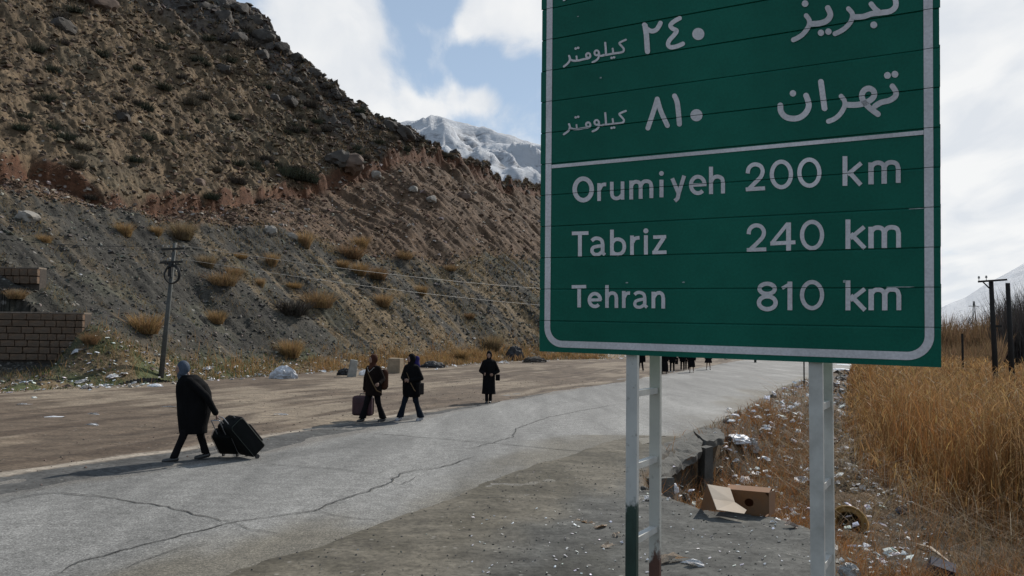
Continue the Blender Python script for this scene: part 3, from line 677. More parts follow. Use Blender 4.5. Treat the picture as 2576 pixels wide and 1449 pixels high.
LT = [
 (3, [('e',335,264,57,72,30)]), (3, [('l',24,(441,222),(441,341)), ('s',24,(446,262),(456,241),(471,231),(489,231))]),
 (3, [('l',24,(526,213),(526,290)), ('s',24,(526,285),(532,312),(552,324),(577,318),(598,296)), ('l',24,(598,211),(598,332))]),
 (3, [('l',26,(656,205),(656,331)), ('s',25,(656,240),(672,218),(695,213),(714,224),(719,250)), ('l',26,(719,245),(719,327)), ('s',25,(719,240),(737,214),(762,209),(784,220),(791,248)), ('l',26,(791,243),(791,322))]),
 (3, [('l',27,(858,199),(858,317))]), (3, [('d',858,157,16)]), (3, [('l',26,(930,190),(974,295)), ('s',26,(1010,172),(974,288),(966,322),(947,341))]),
 (3, [('l',22,(1056,236),(1158,231)), ('a',1101,234,46,55,0,315,26)]), (3, [('l',27,(1189,112),(1189,295)), ('s',26,(1189,212),(1206,187),(1234,178),(1262,191),(1269,220)), ('l',27,(1269,215),(1269,291))]),
 (4, [('s',27,(97,157),(103,125),(126,102),(155,97),(184,110),(197,140),(186,178),(150,216),(104,262)), ('l',26,(84,264),(213,256))]), (4, [('e',322,164,64,85,28)]), (4, [('e',509,152,67,87,28)]),
 (4, [('l',32,(747,42),(747,240)), ('l',28,(856,88),(765,165)), ('l',30,(770,142),(853,234))]),
 (4, [('l',36,(921,84),(921,230)), ('s',30,(921,120),(940,94),(970,86),(998,96),(1009,124)), ('l',36,(1009,118),(1009,226)), ('s',30,(1009,118),(1030,90),(1062,83),(1092,94),(1103,124)), ('l',32,(1103,118),(1103,220))]),
 (3, [('l',24,(259,558),(370,555)), ('l',26,(313,560),(313,712))]), (3, [('s',24,(392,607),(412,592),(438,592),(459,606),(465,632)), ('l',25,(465,626),(465,690)), ('l',22,(462,684),(480,702)), ('s',23,(465,640),(432,644),(402,653),(394,676),(410,697),(440,697),(465,675))]),
 (3, [('l',25,(527,533),(527,705)), ('s',24,(528,622),(548,600),(578,598),(603,616),(610,648),(601,680),(575,696),(546,694),(528,677))]), (3, [('l',25,(661,572),(661,701)), ('s',24,(666,618),(676,597),(690,589),(711,587))]),
 (3, [('l',26,(754,570),(754,700))]), (3, [('d',754,541,17)]), (3, [('l',23,(803,583),(889,580)), ('l',26,(873,588),(812,682)), ('l',23,(797,686),(892,683))]),
 (4, [('s',27,(103,563),(109,533),(130,511),(158,504),(188,515),(205,544),(198,580),(163,620),(112,668)), ('l',26,(91,669),(221,664))]), (4, [('l',32,(370,485),(370,674)), ('l',24,(362,495),(258,624)), ('l',26,(248,626),(416,617))]), (4, [('e',527,569,67,88,28)]),
 (4, [('l',33,(767,465),(767,662)), ('l',28,(876,514),(783,590)), ('l',30,(786,560),(880,658))]),
 (4, [('l',36,(921,514),(921,657)), ('s',30,(921,552),(940,526),(970,519),(998,529),(1010,557)), ('l',36,(1010,551),(1010,657)), ('s',30,(1010,552),(1030,524),(1063,517),(1094,527),(1105,557)), ('l',32,(1105,551),(1105,655))]),
 (3, [('l',22,(258,915),(355,913)), ('l',24,(308,917),(308,1052))]), (3, [('l',20,(378,1003),(457,1001)), ('a',413,1003,37,43,0,315,23)]),
 (3, [('l',24,(494,903),(494,1055)), ('s',23,(494,992),(508,965),(530,956),(551,967),(557,992)), ('l',24,(557,987),(557,1056))]), (3, [('l',24,(606,943),(606,1056)), ('s',22,(610,985),(620,964),(633,957),(648,957))]),
 (3, [('s',22,(678,967),(696,954),(721,954),(741,967),(746,990)), ('l',23,(746,984),(746,1040)), ('l',21,(744,1036),(762,1053)), ('s',21,(746,997),(715,1001),(688,1011),(680,1032),(693,1049),(722,1049),(746,1030))]),
 (3, [('l',25,(804,948),(804,1058)), ('s',24,(804,990),(821,963),(845,955),(864,967),(870,994)), ('l',25,(870,989),(870,1060))]),
 (4, [('e',227,928,51,34,28), ('e',228,1021,56,43,29)]), (4, [('l',32,(379,880),(379,1071)), ('l',22,(376,897),(327,925))]), (4, [('e',527,970,67,87,28)]),
 (4, [('l',33,(767,872),(767,1072)), ('l',28,(880,928),(783,1004)), ('l',30,(786,972),(881,1071))]),
 (4, [('l',36,(922,930),(922,1071)), ('s',30,(922,967),(941,941),(970,934),(999,943),(1013,972)), ('l',36,(1013,966),(1013,1072)), ('s',30,(1013,967),(1033,938),(1064,932),(1096,942),(1107,973)), ('l',32,(1107,967),(1107,1071))]),
]
for z_, st in LT: letter(z_, st)
KM = [[('r',18,(806,347),(768,364),(750,379),(770,403),(789,428),(782,450),(755,459),(715,464),(670,472),(640,478),(610,480)), ('r',17,(692,425),(697,462)), ('d',683,505,11), ('d',705,500,11)],
      [('r',18,(627,374),(631,420),(634,476))],
      [('r',18,(634,478),(600,486),(575,486)), ('e',553,461,19,21,17), ('r',18,(574,465),(571,498),(552,524),(518,543))],
      [('e',479,484,18,20,18), ('r',18,(498,492),(482,508),(440,516),(390,528),(345,528),(318,514)), ('r',16,(378,492),(381,524)), ('d',371,424,11), ('d',393,418,11), ('r',18,(314,488),(322,518),(304,551),(269,580))]]
row2 = lambda x, y: (x, y+592+(x-268)*.0425+(y-480)*-.03)
row0 = lambda x, y: (x, y-576-(x-268)*.06)
for g_ in KM:
    letter(1, g_); letter(1, g_, warp=row2); letter(1, g_, warp=row0)
two = [('r',40,(966,218),(990,252),(1030,272),(1068,262),(1092,232),(1107,202)), ('l',46,(972,215),(985,300),(995,452)), ('d',995,450,22), ('d',969,219,22)]
letter(1, two); letter(1, two, warp=lambda x, y: (x, y-650))
letter(1, [('r',38,(1274,160),(1222,190),(1194,222),(1212,250),(1248,268),(1226,305),(1186,350),(1173,388),(1196,412),(1250,404),(1302,382))])
for c_, wp in (((1436,297), None), ((1436,297), row0), ((1236,330), row0), ((1420,1003), None)): letter(1, [('d',c_[0],c_[1],53)], warp=wp)
letter(1, [('r',42,(1079,862),(1050,960),(998,1115)), ('r',42,(1079,862),(1112,970),(1168,1093))]); letter(1, [('r',44,(1230,836),(1255,905),(1272,1080))])
letter(2, [('r',50,(410,918),(415,970),(452,1015),(510,1032),(575,1024),(628,985),(656,930),(651,880),(634,833))]); letter(2, [('d',519,813,28)])
letter(2, [('l',50,(762,708),(795,952)), ('d',762,712,24), ('d',795,944,24)])
letter(2, [('r',42,(938,838),(968,880),(966,930),(930,992),(880,1035),(828,1056)), ('r',50,(985,912),(1050,914),(1120,905),(1180,880),(1222,842),(1222,796),(1184,771),(1142,784),(1119,826),(1128,872),(1160,915),(1205,955),(1258,994)), ('r',48,(1232,925),(1285,893),(1360,874),(1408,840),(1414,800),(1384,752)), ('d',1341,658,30), ('d',1406,648,30)])
letter(2, [('d',625,33,29), ('r',42,(635,138),(662,180),(655,232),(610,295),(565,328),(523,348)), ('r',50,(678,210),(755,204),(816,180),(845,130),(823,72)), ('d',763,287,28), ('d',828,277,28)])
letter(2, [('r',42,(1002,78),(1036,122),(1026,182),(985,235),(938,270),(885,295)), ('r',48,(1048,150),(1130,146),(1205,122),(1290,112),(1368,98),(1412,55),(1408,-10),(1392,-60)), ('r',46,(1200,38),(1232,78),(1262,102)), ('d',1222,219,30), ('d',1310,-120,30), ('d',1376,-130,30)])
# border and dividing line
bl = on_sign(1604*.0+ (1600+97/2.2286)*.838542, (450+900/2.2286)*.838542)[0]; br = on_sign((2200+1310/2.2286)*.838542, (450+900/2.2286)*.838542)[0]
bb = on_sign((1600+700/2.2286)*.838542, (450+1315/2.2286)*.838542)[1]; bt = SPH*NPL-(bb)
rc_ = .13; P = []
for cx, cy, a0 in ((bl+rc_, bb+rc_, 180), (br-rc_, bb+rc_, 270), (br-rc_, bt-rc_, 0), (bl+rc_, bt-rc_, 90)):
    for i in range(10): a = math.radians(a0+i*10); P.append((cx+rc_*math.cos(a), cy+rc_*math.sin(a)))
V, F = ribbon2d(P, .052, True); me = bpy.data.meshes.new('border'); me.from_pydata([(x, y, ZP) for x, y in V], [], F)
bm = bmesh.new(); bm.from_mesh(me); bm.normal_update(); [f.normal_flip() for f in bm.faces if f.normal.z < 0]; bm.to_mesh(me); bm.free(); cut_seams(me); me.materials.append(M_white); link('border', me, sign)
dv = on_sign(1600, 400)[1]; m_ = MB(); m_.add([(bl+.028, dv-.0135, ZP), (br-.028, dv-.0135, ZP), (br-.028, dv+.0135, ZP), (bl+.028, dv+.0135, ZP)], [(0,1,2,3)]); m_.obj('dividing_line', M_white, sign)
# scuffs and peeled scraps of film
def scuff(px, py, w, h, name='scuff'):
    u, v = on_sign(px, py); m_ = MB(); m_.add([(u-w/2, v-h*.4, ZP+.002), (u+w*.3, v-h/2, ZP+.002), (u+w/2, v+h*.2, ZP+.002), (u+w*.1, v+h/2, ZP+.002), (u-w*.45, v+h*.3, ZP+.002)], [(0,1,2,3,4)]); m_.obj(name, M_scuff, sign)
M_scuff = mat('scuffed_metal', (.30,.36,.34), .6, .3, 20, .1)
for a in [(1578,711,.022,.010),(1720,710,.022,.010),(1455,42,.016,.008),(2125,708,.02,.02),(2308,525,.10,.006),(2265,722,.17,.006),(1512,196,.018,.012)]: scuff(*a)
# back frame: two uprights of the ladder posts carry the board; cross rails behind the planks
M_paint = mat('white_post_paint', (.54,.52,.47), .55, .12, 3, .15, dirt=(.14,.12,.09), dirt_scale=5, dirt_amt=.35)
def mat_rust(name, base, low, z0, z1):
    m, nt, b, o = newmat(name); v = nmap(nt); tcd = nt.nodes.new('ShaderNodeTexCoord'); sp = nt.nodes.new('ShaderNodeSeparateXYZ'); nt.links.new(tcd.outputs['Object'], sp.inputs[0])
    n1 = nnoise(nt, 9, 8, .75, nmap(nt, (1,1,.5))); n2 = nnoise(nt, 3, 4, .6, v)
    mr = nt.nodes.new('ShaderNodeMapRange'); nt.links.new(sp.outputs[2], mr.inputs[0]); mr.inputs[1].default_value = z0; mr.inputs[2].default_value = z1; mr.inputs[3].default_value = .62; mr.inputs[4].default_value = -.25
    a = nt.nodes.new('ShaderNodeMath'); a.operation = 'ADD'; nt.links.new(mr.outputs[0], a.inputs[0]); nt.links.new(n1, a.inputs[1])
    k = nramp(nt, a.outputs[0], [(.62, 0.0), (.72, 1.0)]); c0 = nramp(nt, n2, [(.3, tuple(c*.85 for c in base)), (.7, tuple(c*1.1 for c in base))])
    c0 = nmix(nt, c0, (.12,.09,.06), nramp(nt, nnoise(nt, 14, 5, .7, v), [(.60, 0.0), (.74, .7)]))
    c = nmix(nt, c0, nramp(nt, n1, [(.3, tuple(c*.6 for c in low)), (.7, tuple(c*1.5 for c in low))]), k)
    nt.links.new(c, b.inputs['Base Color']); b.inputs['Roughness'].default_value = .65; nbump(nt, b, n1, .2, .006); return m
M_railG = mat_rust('post_paint_green_stain', (.50,.49,.45), (.015,.035,.024), .45, 1.35)
M_railR = mat_rust('post_paint_rusty', (.50,.48,.42), (.085,.036,.022), .10, .80)
def channel(name, base_u, back, lo, hi, mat_, parent, lab=None):
    """upright U-section rail standing behind the board; base_u along the board, back behind it"""
    wdt = .088; dep = .042; t = .006; p0 = SB+SU*base_u-SNF*back; x = SU0; y = -SNF
    prof = [(-wdt/2,0),(wdt/2,0),(wdt/2,dep),(wdt/2-t,dep),(wdt/2-t,t),(-wdt/2+t,t),(-wdt/2+t,dep),(-wdt/2,dep)]
    V = []
    for z in (lo, hi):
        for a, b in prof: q = Vector((p0.x, p0.y, 0))+x*a+y*b; V.append((q.x, q.y, z))
    m_ = MB(); n = len(prof); m_.add(V, [(i, (i+1)%n, n+(i+1)%n, n+i) for i in range(n)]+[tuple(range(n-1,-1,-1)), tuple(range(n, 2*n))])
    o = m_.obj(name, mat_, parent)
    if lab: o['label'] = lab
    return o, p0
def post(px_front, px_rear, rungs, mats, labs):
    u1 = on_sign(px_front, 880)[0]; ho = empty('ladder_post'); ho.parent = sign; ho.matrix_parent_inverse = SM.inverted()
    _, f0 = channel('rail', u1, .034, -.35, 3.5, mats[0], ho, labs[0])
    g = .47
    # distance back from the photograph's second rail
    d = pxdir(px_rear, 920); A_ = f0.x; B_ = f0.y; k = d.x/d.y; g = (k*B_-A_)/(-SNF.x+k*SNF.y) if abs(-SNF.x+k*SNF.y) > 1e-3 else .47
    g = min(max(g, .35), .62)
    _, r0 = channel('rail', u1, .034+g, -.35, 3.35, mats[1], ho, labs[1])
    for ry in rungs:
        mid = (f0+r0)/2; z = at((px_front+px_rear)/2, ry, mid.y).z
        a = Vector((f0.x, f0.y, z))-SNF*.044; b = Vector((r0.x, r0.y, z))+SNF*.002
        m_ = MB(); m_.beam(a+Vector((0,0,.005)), b+Vector((0,0,.005)), .058, .046); m_.obj('rung', M_paint, ho)
    for z in (-.1, .02+2.55):
        m_ = MB(); a = Vector((f0.x, f0.y, z))-SNF*.044; b = Vector((r0.x, r0.y, z))+SNF*.002; m_.beam(a, b, .04, .05); m_.obj('rung', M_paint, ho)
    return f0, r0, g
print('post', post(1585, 1647, [988, 1166, 1348, 1530], [M_railG, M_railR], ['white rail with a dark green stain on its lower part', 'white rail rusting at its lower end']))
print('post', post(2049, 2077, [1022, 1222, 1420, 1600], [M_paint, M_paint], [None, None]))
for v_ in (.35, 1.5, 2.8):
    m_ = MB(); m_.beam(SB+SU*.06+SV*v_-SN*.036-SNF*0, SB+SU*(SW-.06)+SV*v_-SN*.036, .012, .05, up=SV); o = m_.obj('cross_rail', M_alu, sign); o.matrix_parent_inverse = SM.inverted()

# ------------------------------------------------------------------ people
def solid(mb, name, mat_, voxel=.012, parent=None, it=4, fac=.5):
    me = mb.mesh('tmp'); o = bpy.data.objects.new('tmp', me); COL.objects.link(o)
    m = o.modifiers.new('r', 'REMESH'); m.mode = 'VOXEL'; m.voxel_size = voxel
    if it: s_ = o.modifiers.new('s', 'SMOOTH'); s_.iterations = it; s_.factor = fac
    dg = bpy.context.evaluated_depsgraph_get(); me2 = bpy.data.meshes.new_from_object(o.evaluated_get(dg)); bpy.data.objects.remove(o); bpy.data.meshes.remove(me)
    me2.name = name; me2.materials.clear(); me2.materials.append(mat_); me2.polygons.foreach_set('use_smooth', [True]*len(me2.polygons))
    return link(name, me2, parent)
def cloth(name, c, rough=.9, fold=.5, spec=.08):
    m, nt, b, o = newmat(name); v = nmap(nt); n1 = nnoise(nt, 5, 4, .55, nmap(nt, (1.6,1.6,.55)), .5); n2 = nnoise(nt, 140, 2, .5, v)
    nt.links.new(nramp(nt, n1, [(.3, tuple(k*.7 for k in c)), (.7, tuple(min(k*1.35, 1) for k in c))]), b.inputs['Base Color']); b.inputs['Roughness'].default_value = rough; b.inputs['Specular IOR Level'].default_value = spec
    nbump(nt, b, nmix(nt, n1, n2, .15), fold, .035); return m
M_skin = mat('skin', (.24,.145,.105), .55, .08, 10, .05)
M_black = cloth('black_wool', (.005,.005,.0055)); M_black2 = cloth('black_cotton', (.007,.0065,.007)); M_brownj = cloth('dark_brown_jacket', (.009,.006,.005)); M_jean = cloth('dark_blue_denim', (.007,.011,.017), .85, .4)
M_maroon = cloth('maroon_headscarf', (.05,.02,.013)); M_greyblue = cloth('grey_blue_headscarf', (.05,.065,.09), .6); M_purple = cloth('deep_violet_fabric', (.022,.018,.085)); M_shoe = mat('black_shoe', (.015,.015,.015), .4, .2, 20, .1, spec=.6); M_shoel = mat('pale_trainer', (.30,.30,.31), .6, .2, 20, .1)
M_pale = cloth('pale_collar_fabric', (.26,.23,.21)); M_strap = cloth('tan_strap', (.12,.08,.045)); M_brownbag = cloth('brown_bag', (.04,.018,.011)); M_eye = mat('eye', (.04,.03,.025), .3, 0, 5, 0)
def hand(mb, w, d, side, curl=.5, thumb=1):
    """palm with four unequal bent fingers and a thumb; w wrist, d pointing direction, side = palm-width direction"""
    w = Vector(w); d = Vector(d).normalized(); s_ = Vector(side); s_ = (s_-d*s_.dot(d)).normalized(); n = d.cross(s_)
    for k in (-.5, .5): mb.caps(w, w+d*.075+s_*k*.05, .017, .017, 8)
    mb.caps(w+d*.01, w+d*.08, .018, .019, 8)
    for i, (L_, r) in enumerate(((.060,.0078),(.072,.0082),(.068,.0080),(.052,.0072))):
        b = w+d*.085+s_*(-.036+.024*i); k = b+(d*math.cos(curl)+n*math.sin(curl))*L_*.55; e = k+(d*math.cos(curl*2.4)+n*math.sin(curl*2.4))*L_*.5
        mb.caps(b-d*.02, k, r*1.12, r, 6); mb.caps(k, e, r, r*.85, 6)
    b = w+d*.03-s_*thumb*.028; k = b+(d*.7-s_*thumb*.6+n*.25).normalized()*.035; e = k+(d*.95-s_*thumb*.15+n*.35).normalized()*.03
    mb.caps(b, k, .0105, .0095, 6); mb.caps(k, e, .0095, .008, 6)
def make_person(loc, rz, h, lab, group=None, legs=None, arms=None, lean=0, headf=0, headturn=0, coat=None, coatmat=None, legmat=None, scarf=None, scarfmat=None, shoe=None, flare=.0, far=False, skirt=None, hood=0):
    """local frame: faces -Y, left side +X; sizes for a 1.65 m figure, scaled by h/1.65"""
    k = h/1.65; vb = .0065 if not far else .022; vc = .011 if not far else .024
    B = MB(); legs = legs or [((-.085,0,.50),(-.09,-.02,.09)), ((.085,0,.50),(.09,.02,.09))]
    hips = [Vector((-.085, lean*.1, .86)), Vector((.085, lean*.1, .86))]
    sh = Vector((0, -lean, 1.36)); nk = sh+Vector((0, -.015-headf*.4, .08)); hd = nk+Vector((0, -.03-headf, .125-abs(headf)*.35))
    B.loft([((0,0,.82), .13, .10), ((0,0,.95), .14, .105), ((0,-lean*.4,1.08), .12, .09), ((0,-lean*.75,1.22), .15, .105), (sh, .15, .09), (sh+Vector((0,0,.05)), .06, .05)], 16)
    B.caps(sh, nk+Vector((0,0,.03)), .055, .048); 
    R = Euler((headf*1.6, 0, headturn)).to_matrix()
    B.ball(hd, (.073, .090, .105), 18, 12, R); B.ball(hd+R@Vector((0,-.028,-.055)), (.052,.056,.052), 14, 10, R)
    B.caps(hd+R@Vector((0,-.082,.012)), hd+R@Vector((0,-.104,-.022)), .009, .014, 8); B.caps(hd+R@Vector((-.02,-.077,-.058)), hd+R@Vector((.02,-.077,-.058)), .008, .008, 6)
    for sx in (-1, 1): B.ball(hd+R@Vector((sx*.073, .005, -.01)), (.010,.020,.030), 8, 6, R); B.ball(hd+R@Vector((sx*.03,-.070,.030)), (.022,.014,.009), 8, 6, R)
    T = MB(); Sh = []; 
    for i, (kn, an) in enumerate(legs):
        kn = Vector(kn); an = Vector(an); hp = hips[i]
        B.caps(hp, kn, .072, .050); B.caps(kn, an, .050, .034); fd = Vector((0, -1, 0)); pitch = (an.z-.09)*1.6
        f0 = an+Vector((0,.03,-.045)); f1 = an+Vector((0,-.15,-.055-pitch*.6 if an.z > .1 else -.058)); B.caps(f0, f1, .030, .024, 8)
        lw = .098 if not skirt else .09; T.caps(hp+Vector((0,0,.04)), kn, lw, .068+flare*.2); T.loft([(an+Vector((0,0,-.02)), .058+flare, .070+flare), (an.lerp(kn, .35), .056+flare*.6, .064+flare*.6), (an.lerp(kn, .75), .064, .068), (kn+Vector((0,0,.05)), .07, .07)], 14)
        Sh.append((f0, f1))
    if T: T.loft([((0,0,.80), .155, .12), ((0,0,.90), .16, .125), ((0,0,.99), .14, .11)], 16)
    arms = arms or [((-.23,0,1.08),(-.24,-.04,.84)), ((.23,0,1.08),(.24,-.04,.84))]
    Cm = MB(); 
    for i, a_ in enumerate(arms):
        sx = -1 if i == 0 else 1; e = Vector(a_[0]); w = Vector(a_[1]); s0 = sh+Vector((sx*.155, 0, -.02)); hdr = Vector(a_[2]) if len(a_) > 2 else (w-e).normalized()
        sd = Vector(a_[3]) if len(a_) > 3 else Vector((0, 1, 0)); B.caps(s0, e, .045, .037); B.caps(e, w, .037, .025)
        if not far: hand(B, w, hdr, sd, a_[4] if len(a_) > 4 else .45, 1)
        else: B.caps(w, w+hdr*.12, .03, .02)
        Cm.caps(s0, e, .078, .062); wq = w.lerp(e, .06); Cm.caps(e, wq, .062, .050); Cm.caps(wq.lerp(e, .15), wq, .054, .055)
    root = solid(B, 'person', M_skin, vb, None, 3)
    for r_ in coat: pass
    Cm.loft([((r_[0], r_[1], r_[2]), r_[3], r_[4]) + tuple(r_[5:]) for r_ in coat], 24)
    solid(Cm, 'coat', coatmat or M_black, vc, root, 6)
    if skirt:
        Kk = MB(); Kk.loft([((r_[0], r_[1], r_[2]), r_[3], r_[4]) for r_ in skirt], 24); solid(Kk, 'skirt', legmat or M_black2, vc, root, 6)
    else: solid(T, 'trousers', legmat or M_black2, vc, root, 4)
    for f0, f1 in Sh:
        s_ = MB(); s_.caps(f0+Vector((0,.01,-.002)), f1, .041, .036, 10); s_.box((f0+f1)/2+Vector((0,0,-.031)), (.068, (f1-f0).length+.06, .018), Euler((math.atan2(f1.z-f0.z, -(f1.y-f0.y))*-1, 0, 0)).to_matrix()); solid(s_, 'shoe', shoe or M_shoe, .008 if not far else .016, root, 2)
    if scarf != 'none':
        Q = MB(); Q.ball(hd+R@Vector((0,.030,.014)), (.098,.108,.128+hood*.4), 20, 14, R); 
        if hood: Q.caps(hd+R@Vector((0,.03,.06)), hd+R@Vector((0,.035,.10+hood)), .08, .03)
        Q.loft([(sh+Vector((0,.005,-.04)), .155, .12), (sh+Vector((0,-.005,.03)), .125, .11), (nk+Vector((0,.0,.0)), .085, .088), (hd+Vector((0,.012,-.095)), .080, .084), (hd+Vector((0,.02,-.03)), .088, .085)], 20)
        Q.caps(hd+R@Vector((0,-.035,-.115)), sh+Vector((0,-.10,.0)), .045, .06)
        solid(Q, 'headscarf', scarfmat or M_black2, .009 if not far else .02, root, 4)
    if not far:
        for sx in (-1, 1):
            e_ = MB(); e_.ball(hd+R@Vector((sx*.030,-.0825,.016)), (.011,.005,.0055), 8, 6, R); e_.obj('eye', M_eye, root)
        e_ = MB(); e_.caps(hd+R@Vector((-.019,-.087,-.058)), hd+R@Vector((.019,-.087,-.058)), .005, .005, 6); e_.obj('mouth', M_lip, root)
    root.location = loc; root.rotation_euler = (0,0,rz); root.scale = (k,k,k); tag(root, lab, 'person', group)
    return root
M_lip = mat('lip', (.20,.07,.06), .5, 0, 5, 0)
def strap(root, pts, w, mat_, name='strap'):
    m = MB(); m.tube(pts, w, 6, True, .35); return m.obj(name, mat_, root, True)
# woman with two rolling cases
g1 = gnd(487, 1159)
p1 = make_person((g1.x, g1.y, .0), math.radians(-62), 1.66, 'person in a long black coat and grey-blue headscarf pulling two dark rolling suitcases',
    legs=[((-.085,.08,.49),(-.085,.20,.12)), ((.085,-.16,.49),(.085,-.32,.10))], arms=[((-.24,-.02,1.10),(-.22,.06,.86)), ((.27,.13,1.10),(.235,.30,.80),(0,.35,-1),(1,0,0),.9)], lean=.13, headf=.05, headturn=.15,
    coat=[(0,-.02,.46,.19,.225), (0,-.03,.60,.20,.235), (0,-.02,.80,.21,.27), (0,-.02,1.0,.21,.285), (0,-.04,1.15,.215,.285), (0,-.07,1.28,.22,.255), (0,-.10,1.38,.20,.19), (0,-.12,1.45,.12,.12)],
    coatmat=M_black, legmat=M_black2, scarfmat=M_greyblue)
# two women walking side by side
g2 = gnd(938, 1061); P2H = (-.275,-.03,.745)
p2 = make_person((g2.x, g2.y, 0), math.radians(-32), 1.64, 'person in a dark brown jacket and maroon headscarf carrying a maroon suitcase',
    legs=[((-.11,-.12,.49),(-.16,-.22,.11)), ((.10,.06,.49),(.16,.20,.10))], arms=[((-.27,.0,1.08),(-.275,-.03,.80),(0,0,-1),(0,1,0),.9), ((.27,.04,1.08),(.30,-.14,.97),(.3,-1,-.2),(0,0,1),.5)], lean=.02, headf=.0, headturn=-.35,
    coat=[(0,0,.66,.235,.17), (0,0,.80,.235,.175), (0,0,1.0,.225,.17), (0,-.01,1.2,.225,.165), (0,-.02,1.34,.205,.14), (0,-.02,1.42,.11,.09)],
    coatmat=M_brownj, legmat=M_black2, scarfmat=M_maroon, flare=.035)
m_ = MB(); m_.tube([(-.11,-.115,1.37),(-.05,-.165,1.30),(0,-.178,1.25),(.05,-.165,1.30),(.11,-.115,1.37)], .014, 6, True, .5); m_.obj('collar', M_pale, p2, True)
strap(p2, [(-.17,-.02,1.42),(-.05,-.17,1.25),(.10,-.185,1.02),(.22,-.13,.80),(.24,.02,.74)], .016, M_strap)
b2 = MB(); b2.caps((.20,.16,.90), (.20,.17,1.22), .11, .10, 12); bag2 = solid(b2, 'shoulder_bag', M_brownbag, .014, None, 4); bag2.location = (g2.x, g2.y, 0); bag2.rotation_euler = (0,0,math.radians(-32)); tag(bag2, 'brown shoulder bag slung on the back of the woman with the maroon suitcase', 'bag')
g3 = gnd(1034, 1058)
p3 = make_person((g3.x, g3.y, 0), math.radians(-30), 1.66, 'person in a puffy black jacket and wide blue jeans, hands clasped in front',
    legs=[((-.12,-.12,.50),(-.20,-.20,.11)), ((.12,.02,.50),(.19,.16,.10))], arms=[((-.28,-.01,1.08),(-.09,-.20,1.04),(.8,-.25,-.1),(0,0,1),.7), ((.30,.0,1.08),(.10,-.205,1.02),(-.8,-.25,.1),(0,0,1),.7)], lean=.02, headturn=-.4,
    coat=[(0,0,.60,.225,.18), (0,0,.68,.25,.195), (0,0,.9,.255,.20), (0,0,1.1,.25,.20), (0,-.01,1.27,.245,.18), (0,-.02,1.38,.205,.14), (0,-.02,1.44,.11,.09)],
    coatmat=M_black, legmat=M_jean, scarfmat=M_black2, shoe=M_shoel, flare=.035)
b3 = MB(); b3.caps((.04,.09,1.50), (.06,.11,1.57), .095, .075, 12); b3.caps((.10,.08,1.38),(.04,.10,1.5), .08, .09, 10); solid(b3, 'hood', M_purple, .014, p3, 4)
strap(p3, [(-.13,-.06,1.44),(-.02,-.19,1.22),(.10,-.215,1.0),(.22,-.19,.80),(.26,-.08,.70)], .012, M_strap)
b4 = MB(); b4.box((.27,-.02,.82), (.10,.26,.30)); bag3 = solid(b4, 'shoulder_bag', M_black2, .014, None, 6); bag3.location = (g3.x, g3.y, 0); bag3.rotation_euler = (0,0,math.radians(-30)); tag(bag3, 'black shoulder bag at the hip of the person in blue jeans', 'bag')
g4 = gnd(1229, 1014)
p4 = make_person((g4.x, g4.y, 0), math.radians(-6), 1.64, 'person wrapped in a long black coat and pointed black hood, walking alone behind the pair',
    legs=[((-.07,-.03,.50),(-.055,-.06,.09)), ((.06,.03,.50),(.05,.05,.09))], arms=[((-.29,.05,1.05),(-.16,-.14,.98),(.7,-.5,-.2),(0,0,1),.7), ((.30,.05,1.05),(.17,-.14,.96),(-.7,-.5,-.2),(0,0,1),.7)], hood=.035,
    coat=[(0,0,.30,.235,.19), (0,0,.50,.215,.18), (0,0,.8,.205,.17), (0,0,1.0,.205,.165), (0,0,1.2,.22,.165), (0,-.0,1.36,.20,.14), (0,-.0,1.44,.11,.09)], coatmat=M_black, legmat=M_black2)
b5 = MB(); b5.box((.30,-.06,.84), (.14,.10,.20)); bag4 = solid(b5, 'handbag', M_black2, .014, None, 5); bag4.location = (g4.x, g4.y, 0); bag4.rotation_euler = (0,0,math.radians(-6)); tag(bag4, 'small black handbag under the arm of the person in the long hooded coat', 'bag')
# far group on the road, seen below the sign board
def farp(px, py, rz, lab, stride, skirtlen=None, grp=None, bag=False, wide=1.0, shoe=None):
    g = gnd(px, py); c0 = .62 if skirtlen is None else .75
    sk = [(0,0,skirtlen,.21*wide,.19), (0,0,.6,.19*wide,.17), (0,0,.95,.15,.12)] if skirtlen else None
    return make_person((g.x, g.y, 0), math.radians(rz), 1.68, lab, grp, legs=[((-.09,-stride*.4,.49),(-.10*wide,-stride,.09)), ((.09,stride*.2,.49),(.10*wide,stride,.09))], coat=[(0,0,c0,.20*wide,.16),(0,0,.9,.20*wide,.16),(0,0,1.2,.21,.15),(0,0,1.38,.18,.12),(0,0,1.44,.1,.08)], coatmat=M_black, legmat=M_black2, far=True, skirt=sk, shoe=shoe)
farp(1612, 935, -8, 'person standing legs apart in black trousers, seen between the rails of the left sign post', .05, wide=1.55)
farp(1671, 940, -8, 'person in a wide floor-length black garment just right of the left sign post', .02, .12, wide=1.25)
farp(1691, 936, -15, 'person in black trousers and pale shoes beside the one in the floor-length garment', .10, shoe=M_shoel)
farp(1717, 932, -8, 'slim person in black standing in the middle of the far group', .06)
farp(1729, 930, -8, 'person in black half hidden at the back of the far group', .10)
farp(1740, 937, -15, 'person in a knee-length black skirt, nearest of the right half of the far group', .10, .34, wide=1.1)
farp(1782, 930, -8, 'person in a flared black skirt walking apart at the right of the far group', .06, .48, wide=1.3)
farp(1826, 905, -8, 'tiny distant person in black furthest along the road behind the sign', .10)
m_ = MB(); a_ = at(1702, 872, gnd(1702, 935).y); m_.box((a_.x, a_.y, .72), (.20,.10,.45)); q_ = m_.obj('bag', M_black2); tag(q_, 'narrow black bag hanging at the side of a person in the far group', 'bag')

